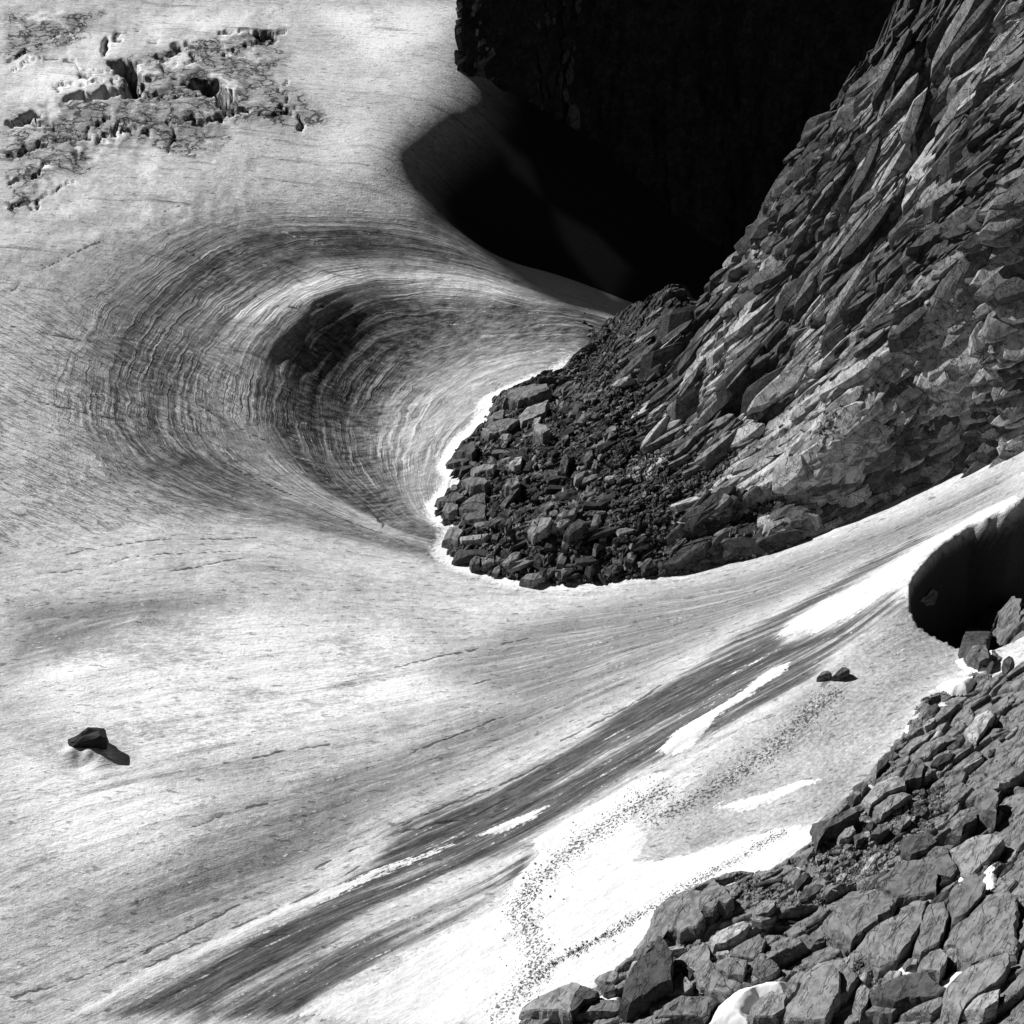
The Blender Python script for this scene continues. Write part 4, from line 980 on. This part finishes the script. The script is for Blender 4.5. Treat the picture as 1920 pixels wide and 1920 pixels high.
SCREE_W = [hit(p, ground_z) for p in [[(870,860),(960,760),(1040,720),(1100,740),(1180,700),(1240,690),(1230,760),(1200,830),(1290,850),(1370,790),(1400,820),(1330,930),(1290,960),(1270,1080),(1000,1100),(880,1060),(830,1000),(820,940)]]]
def inside(polys, x, y):
    return max(float(seg_dist(np.array([x]), np.array([y]), p, True)[0]) for p in polys)
MASS_W = [hit(p, ground_z) for p in [[(1300,935),(1350,890),(1420,820),(1500,750),(1600,690),(1700,640),(1780,570),(1860,560),(1880,590),(1760,670),(1620,750),(1530,850),(1430,925)]]]
def rand_px(box, poly=None):
    while True:
        u = random.uniform(box[0], box[2]); v = random.uniform(box[1], box[3])
        if poly is None or float(seg_dist(np.array([u]), np.array([v]), poly, True)[0]) > 0: return u, v
RIDGE_PX = [(1110,600),(1300,575),(1400,500),(1450,420),(1530,290),(1640,130),(1690,30),(1900,20),(1900,840),(1680,925),(1450,1025),(1250,1070),(1280,960),(1250,800),(1150,720)]
cand = np.array([rand_px((1100, 20, 1900, 1080), RIDGE_PX) for _ in range(900)])
cw = hit(cand, ridge_top)
cnt = 0; taken = []
for (x, y), (u, v) in zip(cw, cand):
    if cnt >= 290: break
    mass = inside(MASS_W, x, y) > -.3
    if mass and random.random() < .8: continue
    L_ = random.uniform(2.0, 6.5) * (1.0 if u > 1200 else .6)
    if any((x - a) ** 2 + (y - b_) ** 2 < (.55 * (L_ + l_) * .5) ** 2 for a, b_, l_ in taken): continue
    place(slab_meshes, 'slab', ridge, x, y, lambda a, b_: ridge_z(a, b_) if False else bil(RZ, (np.asarray(a, float) - RX0) / (RX1 - RX0), (np.asarray(b_, float) - RY0) / (RY1 - RY0)), ridge_field, L_, L_ * random.uniform(.18, .36), random.uniform(.25, .5), random.uniform(-.1, .15), random.uniform(.1, .45), .10, ridge_top)
    taken.append((x, y, L_)); cnt += 1
def rbase(x, y): return bil(RZ, (np.asarray(x, float) - RX0) / (RX1 - RX0), (np.asarray(y, float) - RY0) / (RY1 - RY0))
DARK_W = [hit(p, ridge_top) for p in [[(1390,730),(1420,620),(1470,590),(1480,680),(1440,760),(1400,760)], [(1610,30),(1760,20),(1790,230),(1700,250),(1640,150)], [(1470,290),(1570,200),(1640,90),(1700,20),(1640,20),(1520,260)],
  [(1600,480),(1700,470),(1700,640),(1590,650)], [(1640,760),(1700,740),(1730,800),(1660,830)], [(1270,960),(1350,940),(1500,940),(1640,900),(1700,870),(1880,770),(1900,850),(1680,940),(1450,1035),(1270,1075)], [(1780,180),(1900,170),(1900,330),(1800,330)], [(1200,560),(1330,560),(1330,640),(1200,740),(1130,700)], [(1680,420),(1800,400),(1880,480),(1740,520)]]]
def slab_cover(name, parent, xy, zf, fld, l0, l1, mats, seed, label, thick=.14, wid=(.2, .45), sink=.0, sf=None):
    rbase = sf or globals()['rbase']
    r = np.random.default_rng(seed); N_ = len(xy)
    e = .9; x, y = xy[:, 0], xy[:, 1]
    zx = np.clip((rbase(x + e, y) - rbase(x - e, y)) / (2 * e), -1, 1); zy = np.clip((rbase(x, y + e) - rbase(x, y - e)) / (2 * e), -1.2, 1)
    gx_ = fld(x + e, y) - fld(x - e, y); gy_ = fld(x, y + e) - fld(x, y - e)
    ax, ay = -gy_, gx_; sg = np.where(ay < 0, -1, 1); nn = np.hypot(ax, ay) + 1e-9
    an = np.arctan2(ay * sg / nn, ax * sg / nn) + r.normal(0, .22, N_)
    L_ = l0 * (l1 / l0) ** (r.uniform(0, 1, N_) ** 1.6); W_ = L_ * r.uniform(wid[0], wid[1], N_); T_ = L_ * thick * r.uniform(.6, 2.0, N_) + .10
    tl = r.normal(-.34, .26, N_); pt = r.normal(0, .16, N_)
    zone = 2.2 * fbm(x * .11, y * .11, 3, 88)
    for P_ in DARK_W: zone = zone - 1.7 * sstep(-1.5, 1.0, seg_dist(x, y, P_, True))
    zone = zone + 1.2 * sstep(-5.0, 0.0, seg_dist(x, y, MASS_W[0], True))
    VV = []; FF = []; MI = []; off = 0
    for k, me in enumerate(slab_meshes):
        v = np.array([tuple(q.co) for q in me.vertices]); tri = []
        for p_ in me.polygons:
            vs = list(p_.vertices)
            for q in range(1, len(vs) - 1): tri.append((vs[0], vs[q], vs[q + 1]))
        f = np.array(tri); sel = np.where(r.integers(0, len(slab_meshes), N_) == k)[0] if False else np.arange(k, N_, len(slab_meshes))
        qx = v[None, :, 0] * L_[sel, None] / 2; qy = v[None, :, 1] * W_[sel, None] / 2; qz = v[None, :, 2] * T_[sel, None]
        qy, qz = qy * np.cos(tl[sel])[:, None] - qz * np.sin(tl[sel])[:, None], qy * np.sin(tl[sel])[:, None] + qz * np.cos(tl[sel])[:, None]
        qx, qz = qx * np.cos(pt[sel])[:, None] - qz * np.sin(pt[sel])[:, None], qx * np.sin(pt[sel])[:, None] + qz * np.cos(pt[sel])[:, None]
        c_, s_ = np.cos(an[sel])[:, None], np.sin(an[sel])[:, None]
        wx = qx * c_ - qy * s_; wy = qx * s_ + qy * c_
        wz = qz + wx * zx[sel, None] + wy * zy[sel, None] + zf(x[sel], y[sel])[:, None] - sink
        VV.append(np.stack([wx + x[sel, None], wy + y[sel, None], wz], 2).reshape(-1, 3))
        FF.append((f[None] + (np.arange(len(sel)) * len(v))[:, None, None] + off).reshape(-1, 3)); MI.append(np.repeat(np.clip(np.round(r.uniform(-.5, len(mats) - .5, len(sel)) + zone[sel]), 0, len(mats) - 1).astype(int), len(f))); off += len(sel) * len(v)
    V = np.vstack(VV).astype(np.float32); F = np.vstack(FF).astype(np.int32); MI = np.concatenate(MI).astype(np.int32)
    me = bpy.data.meshes.new(name); me.vertices.add(len(V)); me.vertices.foreach_set('co', V.ravel())
    me.loops.add(F.size); me.loops.foreach_set('vertex_index', F.ravel()); me.polygons.add(len(F)); me.polygons.foreach_set('loop_start', (np.arange(len(F)) * 3).astype(np.int32))
    me.polygons.foreach_set('material_index', MI); me.update(calc_edges=True)
    me.shade_flat()
    for mm in mats: me.materials.append(mm)
    o = bpy.data.objects.new(name, me); COL.objects.link(o); o.parent = parent; o['kind'] = 'stuff'
    return o
def in_poly_pts(poly, n, seed):
    r = np.random.default_rng(seed); P = np.asarray(poly, float); out = np.zeros((0, 2))
    while len(out) < n:
        q = r.uniform(P.min(0), P.max(0), (n * 2, 2)); out = np.vstack([out, q[seg_dist(q[:, 0], q[:, 1], P, True) > 0]])
    return out[:n]
CRAG_PX = [(1160,640),(1290,575),(1390,500),(1450,405),(1530,285),(1640,125),(1690,20),(1915,10),(1915,850),(1680,940),(1450,1040),(1260,1080),(1290,960),(1400,860),(1290,850),(1200,840),(1230,760)]
cwp = hit(in_poly_pts(CRAG_PX, 7600, 61), ridge_top)
md = seg_dist(cwp[:, 0], cwp[:, 1], MASS_W[0], True)
rr_ = np.random.default_rng(5).uniform(0, 1, len(cwp))
cwp = cwp[(md < -.9) | (rr_ < .06)]
lowr = hit(in_poly_pts([(1470,880),(1600,770),(1760,690),(1915,570),(1915,845),(1680,935),(1450,1035)], 1300, 69), ridge_top)
slab_cover('broken_slabs', ridge, lowr, lambda x, y: ridge_top(x, y) + .1, ridge_field, .6, 3.6, M_PART, 70, '', .13, (.25, .6), -.02)
nb = int(len(cwp) * .27)
slab_cover('shattered_slabs', ridge, cwp[:nb], ridge_top, ridge_field, 1.2, 5.2, M_PART, 62, '', .105, (.13, .32), -.05)
slab_cover('rock_splinters', ridge, cwp[nb:], lambda x, y: ridge_top(x, y) + .12, ridge_field, .35, 1.6, M_PART, 68, '', .13, (.2, .5), .0)
r2_ = hit(np.array([(1305,578),(1372,524),(1420,490),(1460,415),(1480,355),(1532,290),(1583,230),(1652,130),(1705,50)]), ridge_top)
t_ = np.random.default_rng(8).uniform(0, 8, 420); cp2 = np.stack([np.interp(t_, range(9), r2_[:, 0]), np.interp(t_, range(9), r2_[:, 1])], 1) + np.random.default_rng(9).normal(0, .9, (420, 2))
slab_cover('crest_slabs', ridge, cp2, ridge_top, ridge_field, .7, 3.6, M_PART, 67, '', .12, (.2, .45), .0)
CLEFT = hit(in_poly_pts([(1310,930),(1500,760),(1850,570),(1890,640),(1640,760),(1450,920)], 130, 63), ridge_top)
slab_cover('massif_flakes', ridge, CLEFT, ridge_top, ridge_field, .8, 3.2, [M_PALE], 64, '', .04, (.25, .4), .05)
cz_f = lambda x, y: -60 + 105 * (np.asarray(y, float) - CB(x)) / 46
rc_ = np.random.default_rng(77); cx_ = -6.8 + 16 * rc_.uniform(0, 1, 520) ** 2.2; cy_ = CB(cx_) + rc_.uniform(20, 36, 520)
slab_cover('cliff_crags', cl, np.stack([cx_, cy_], 1), cz_f, lambda x, y: .75 * x - .4 * y, .5, 2.6, M_PART[:2], 78, '', .16, (.2, .5), .1, cz_f)
cx_ = -7.0 + 5.5 * rc_.uniform(0, 1, 200) ** 1.5; cy_ = CB(cx_) + rc_.uniform(21, 34, 200)
slab_cover('lit_crags', cl, np.stack([cx_, cy_], 1), cz_f, lambda x, y: .2 * x - .9 * y, .4, 2.2, M_PART[1:], 79, '', .12, (.15, .4), -.9, lambda x, y: .35 * (y - 240) + .25 * x)  # paler rock puts sunlight into the colour of the cliff edge
SCR_PX = [(870,860),(960,760),(1040,720),(1090,640),(1110,600),(1280,580),(1240,760),(1200,830),(1290,850),(1370,790),(1400,820),(1330,930),(1290,960),(1270,1080),(1000,1098),(880,1066),(830,1000),(818,945)]
cand = np.array([rand_px((815, 575, 1410, 1105), SCR_PX) for _ in range(290)]); cw = hit(cand, ridge_top)
for (x, y), (u, v) in zip(cw, cand):
    L_ = random.uniform(.35, 1.0) * (1.5 if u < 1000 else 1.0)
    place(stone_meshes, 'stone', ridge, x, y, ridge_top, ridge_field if u > 1000 else None, L_, L_ * random.uniform(.35, .7), L_ * random.uniform(.16, .3), 0.02, random.uniform(-.3, .5), .5)
SLOPE_PX = [(1240,1740),(1340,1670),(1540,1600),(1640,1480),(1740,1320),(1840,1250),(1900,1240),(1900,1890),(1000,1895),(1150,1850)]
cand = np.array([rand_px((1000, 1240, 1900, 1895), SLOPE_PX) for _ in range(150)]); cw = hit(cand, slope_top)
for (x, y), (u, v) in zip(cw, cand):
    L_ = random.uniform(.6, 2.2)
    place(slab_meshes, 'slab', slope, x, y, slope_top, slope_field, L_, L_ * random.uniform(.3, .6), L_ * random.uniform(.10, .2), 0.05, random.uniform(0, .3), .3)
FS_PX = [(1530,1580),(1640,1500),(1720,1470),(1780,1480),(1740,1560),(1640,1640),(1560,1660),(1520,1620)]
cand = np.array([rand_px((1510, 1460, 1790, 1670), FS_PX) for _ in range(130)]); cw = hit(cand, slope_top)
for x, y in cw:
    L_ = random.uniform(.35, .9)
    place(stone_meshes, 'stone', slope, x, y, slope_top, None, L_, L_ * random.uniform(.5, .8), L_ * random.uniform(.25, .4), 0, random.uniform(-.4, .4), 1.2)

def scatter(name, regions, zf, label, mats=(M_ROCK, M_DARK), seed=5):
    """very many little stones joined into one object"""
    r = np.random.default_rng(seed)
    VV = []; FF = []; MI = []; off = 0
    bases = []
    for k in range(8):
        n = 5; a = np.arange(n) * 2 * math.pi / n + r.uniform(-.3, .3, n); rd = 1 + .3 * r.uniform(-1, 1, n)
        low = np.column_stack([np.cos(a) * rd, np.sin(a) * rd, np.full(n, -.5)]); up = np.column_stack([np.cos(a) * rd * .85, np.sin(a) * rd * .85, .7 + .5 * r.uniform(-1, 1, n)])
        v = np.vstack([low, up, [[0, 0, .95]]]); f = []
        for i in range(n): j = (i + 1) % n; f += [(i, j, n + j), (i, n + j, n + i), (n + i, n + j, 2 * n)]
        bases.append((v, np.array(f)))
    for xy, s0, s1, stretch in regions:
        z = zf(xy[:, 0], xy[:, 1]); N_ = len(xy)
        sz = s0 * (s1 / s0) ** (r.uniform(0, 1, N_) ** 1.8); an = r.normal(.9, .5 if stretch > 1 else 2, N_); bi = r.integers(0, 8, N_)
        for k in range(8):
            sel = np.where(bi == k)[0]; v, f = bases[k]
            q = v[None] * np.stack([sz[sel] * stretch, sz[sel] * .6, sz[sel] * .45], 1)[:, None]
            c_, s_ = np.cos(an[sel])[:, None], np.sin(an[sel])[:, None]
            qx = q[..., 0] * c_ - q[..., 1] * s_ + xy[sel, 0][:, None]; qy = q[..., 0] * s_ + q[..., 1] * c_ + xy[sel, 1][:, None]
            qz = q[..., 2] + z[sel][:, None]
            VV.append(np.stack([qx, qy, qz], 2).reshape(-1, 3)); F_ = f[None] + (np.arange(len(sel)) * len(v))[:, None, None] + off
            FF.append(F_.reshape(-1, 3)); MI.append(np.repeat(r.integers(0, len(mats), len(sel)), len(f))); off += len(sel) * len(v)
    V = np.vstack(VV).astype(np.float32); F = np.vstack(FF).astype(np.int32); MI = np.concatenate(MI).astype(np.int32)
    me = bpy.data.meshes.new(name); me.vertices.add(len(V)); me.vertices.foreach_set('co', V.ravel())
    me.loops.add(F.size); me.loops.foreach_set('vertex_index', F.ravel()); me.polygons.add(len(F)); me.polygons.foreach_set('loop_start', (np.arange(len(F)) * 3).astype(np.int32))
    me.polygons.foreach_set('material_index', MI)
    me.update(calc_edges=True)
    me.shade_flat()
    for mm in mats: me.materials.append(mm)
    o = bpy.data.objects.new(name, me); COL.objects.link(o); o['kind'] = 'stuff'; o['label'] = label; o['category'] = 'rubble'
    return o
def px_points(poly, n, zf, seed):
    r = np.random.default_rng(seed); P = np.asarray(poly, float); out = np.zeros((0, 2))
    while len(out) < n:
        q = r.uniform(P.min(0), P.max(0), (n * 2, 2)); out = np.vstack([out, q[seg_dist(q[:, 0], q[:, 1], P, True) > 0]])
    return hit(out[:n], zf)
def line_points(line, n, w, seed):
    r = np.random.default_rng(seed); P = np.asarray(line, float); L = np.linalg.norm(np.diff(P, axis=0), axis=1); c = np.r_[0, np.cumsum(L)]
    t = r.uniform(0, c[-1], n); q = np.stack([np.interp(t, c, P[:, 0]), np.interp(t, c, P[:, 1])], 1) + r.normal(0, w, (n, 2))
    return hit(q)
M_RUB = [M_DARK, M_DARK, M_ROCK, M_PALE]
scatter('ridge_rubble', [(px_points(SCR_PX, 14000, ridge_top, 1), .05, .30, 2.1), (px_points([(830,870),(960,760),(1080,720),(1150,760),(1150,950),(1250,1070),(1000,1095),(880,1060),(825,960)], 700, ridge_top, 31), .3, .95, 1.9), (line_points([(1050,705),(930,745),(860,835),(825,950),(840,1040),(950,1085),(1150,1092)], 260, 9, 32), .08, .4, 1.8), (px_points([(1530,800),(1600,740),(1700,700),(1700,760),(1640,820),(1580,870)], 500, ridge_top, 2), .1, .4, 1.3), (px_points([(1270,960),(1400,950),(1640,900),(1660,940),(1450,1035),(1260,1080)], 1200, ridge_top, 3), .12, .5, 1.5), (px_points([(1760,170),(1900,160),(1900,340),(1800,340)], 500, ridge_top, 4), .12, .4, 1.3)], ridge_top, 'loose grey rubble covering the lower flank of the ridge', M_RUB, 21)
scatter('slope_rubble', [(px_points(FS_PX, 2200, slope_top, 5), .05, .30, 1.1), (px_points([(1380,1640),(1470,1650),(1560,1690),(1460,1705),(1380,1690)], 500, slope_top, 6), .05, .2, 1.6), (px_points([(1600,1800),(1660,1790),(1680,1850),(1640,1880),(1600,1860)], 500, slope_top, 7), .05, .2, 1.0), (px_points(SLOPE_PX, 1500, slope_top, 8), .04, .2, 1.2)], slope_top, 'loose stones filling the gaps between foreground slabs', M_RUB, 22)
scatter('pebbles_on_snow', [(line_points([(1560,1300),(1450,1400),(1330,1480),(1230,1530)], 300, 20, 11), .025, .085, 1.1), (line_points([(1240,1480),(1100,1570),(1000,1660),(965,1710)], 520, 17, 12), .025, .11, 1.1), (line_points([(985,1720),(1010,1790),(1000,1840),(940,1900)], 320, 26, 13), .025, .09, 1.1), (line_points([(1470,1560),(1330,1640),(1240,1690)], 260, 5, 14), .025, .08, 1.3), (line_points([(1225,1700),(1130,1760),(1050,1800),(1000,1840)], 360, 5, 15), .025, .09, 1.5)], lambda x, y: glacier_z(x, y) + .18, 'dark pebbles strewn over the white foreground snow', [M_DARK, M_ROCK, M_PALE], 23)

# snow tongue between the foreground boulders
M_SNOW, nt, b = new_mat('snow'); g = G(nt); p = g.pos()
n_ = g.noise(p, 1.2, 4.0, .6); n2_ = g.noise(p, 7.0, 3.0, .6)
nt.links.new(g.grey(g.add(.80, g.mul(g.sub(n_, .5), .14))), b.inputs['Base Color']); b.inputs['Roughness'].default_value = .7; b.inputs['Specular IOR Level'].default_value = .15
nt.links.new(g.bump(g.add(n_, g.mul(n2_, .25)), .3, .12), b.inputs['Normal'])
def snow_patch(poly, th, seed=0, name='snow_patch'):
    w_ = hit(poly, lambda x, y: ground_z(x, y) + th * .8)
    lo = w_.min(0) - .3; hi = w_.max(0) + .3
    n = int(np.clip((hi - lo).max() / .09, 12, 90))
    X_, Y_ = np.meshgrid(np.linspace(lo[0], hi[0], n), np.linspace(lo[1], hi[1], n))
    d = seg_dist(X_ + .12 * fbm(X_ * 2, Y_ * 2, 2, seed), Y_ + .12 * fbm(X_ * 2, Y_ * 2, 2, seed + 3), w_, True)
    Z_ = ground_z(X_, Y_) + th * (1 - np.exp(-np.maximum(d, 0) / (.35 + th * .3))) + .08 * fbm(X_, Y_, 2, seed) - 1.5 * np.maximum(-d, 0)
    o = grid_object(name, X_, Y_, Z_, {}, M_SNOW, d > -.15)
    o['kind'] = 'structure'
    return o
snow_patch([(1330,1905),(1350,1865),(1385,1835),(1440,1822),(1475,1818),(1475,1845),(1425,1850),(1405,1880),(1410,1905)], 1.5, 31)
snow_patch([(1120,1868),(1128,1858),(1140,1866),(1160,1860),(1163,1872),(1135,1878)], .6, 32)
snow_patch([(1790,1640),(1800,1632),(1812,1633),(1822,1645),(1795,1648)], .7, 33)
snow_patch([(1838,1645),(1850,1632),(1865,1618),(1864,1645)], .7, 34)
snow_patch([(1684,1805),(1700,1797),(1720,1796),(1716,1812),(1700,1820),(1688,1817)], .4, 35)
snow_patch([(1735,1825),(1775,1832),(1790,1815),(1810,1812),(1808,1800),(1816,1800),(1815,1820),(1790,1838),(1765,1838)], .5, 36)
snow_patch([(1766,1675),(1774,1670),(1775,1692),(1768,1690)], .6, 37)
snow_patch([(1795,1228),(1812,1222),(1815,1240),(1850,1240),(1862,1228),(1855,1245),(1820,1250)], .7, 38)
snow_patch([(1755,1280),(1775,1268),(1800,1262),(1826,1264),(1815,1285),(1790,1286),(1765,1283)], .6, 39)
snow_patch([(1692,1352),(1706,1362),(1702,1370),(1694,1360)], .5, 40)
#@@END@@
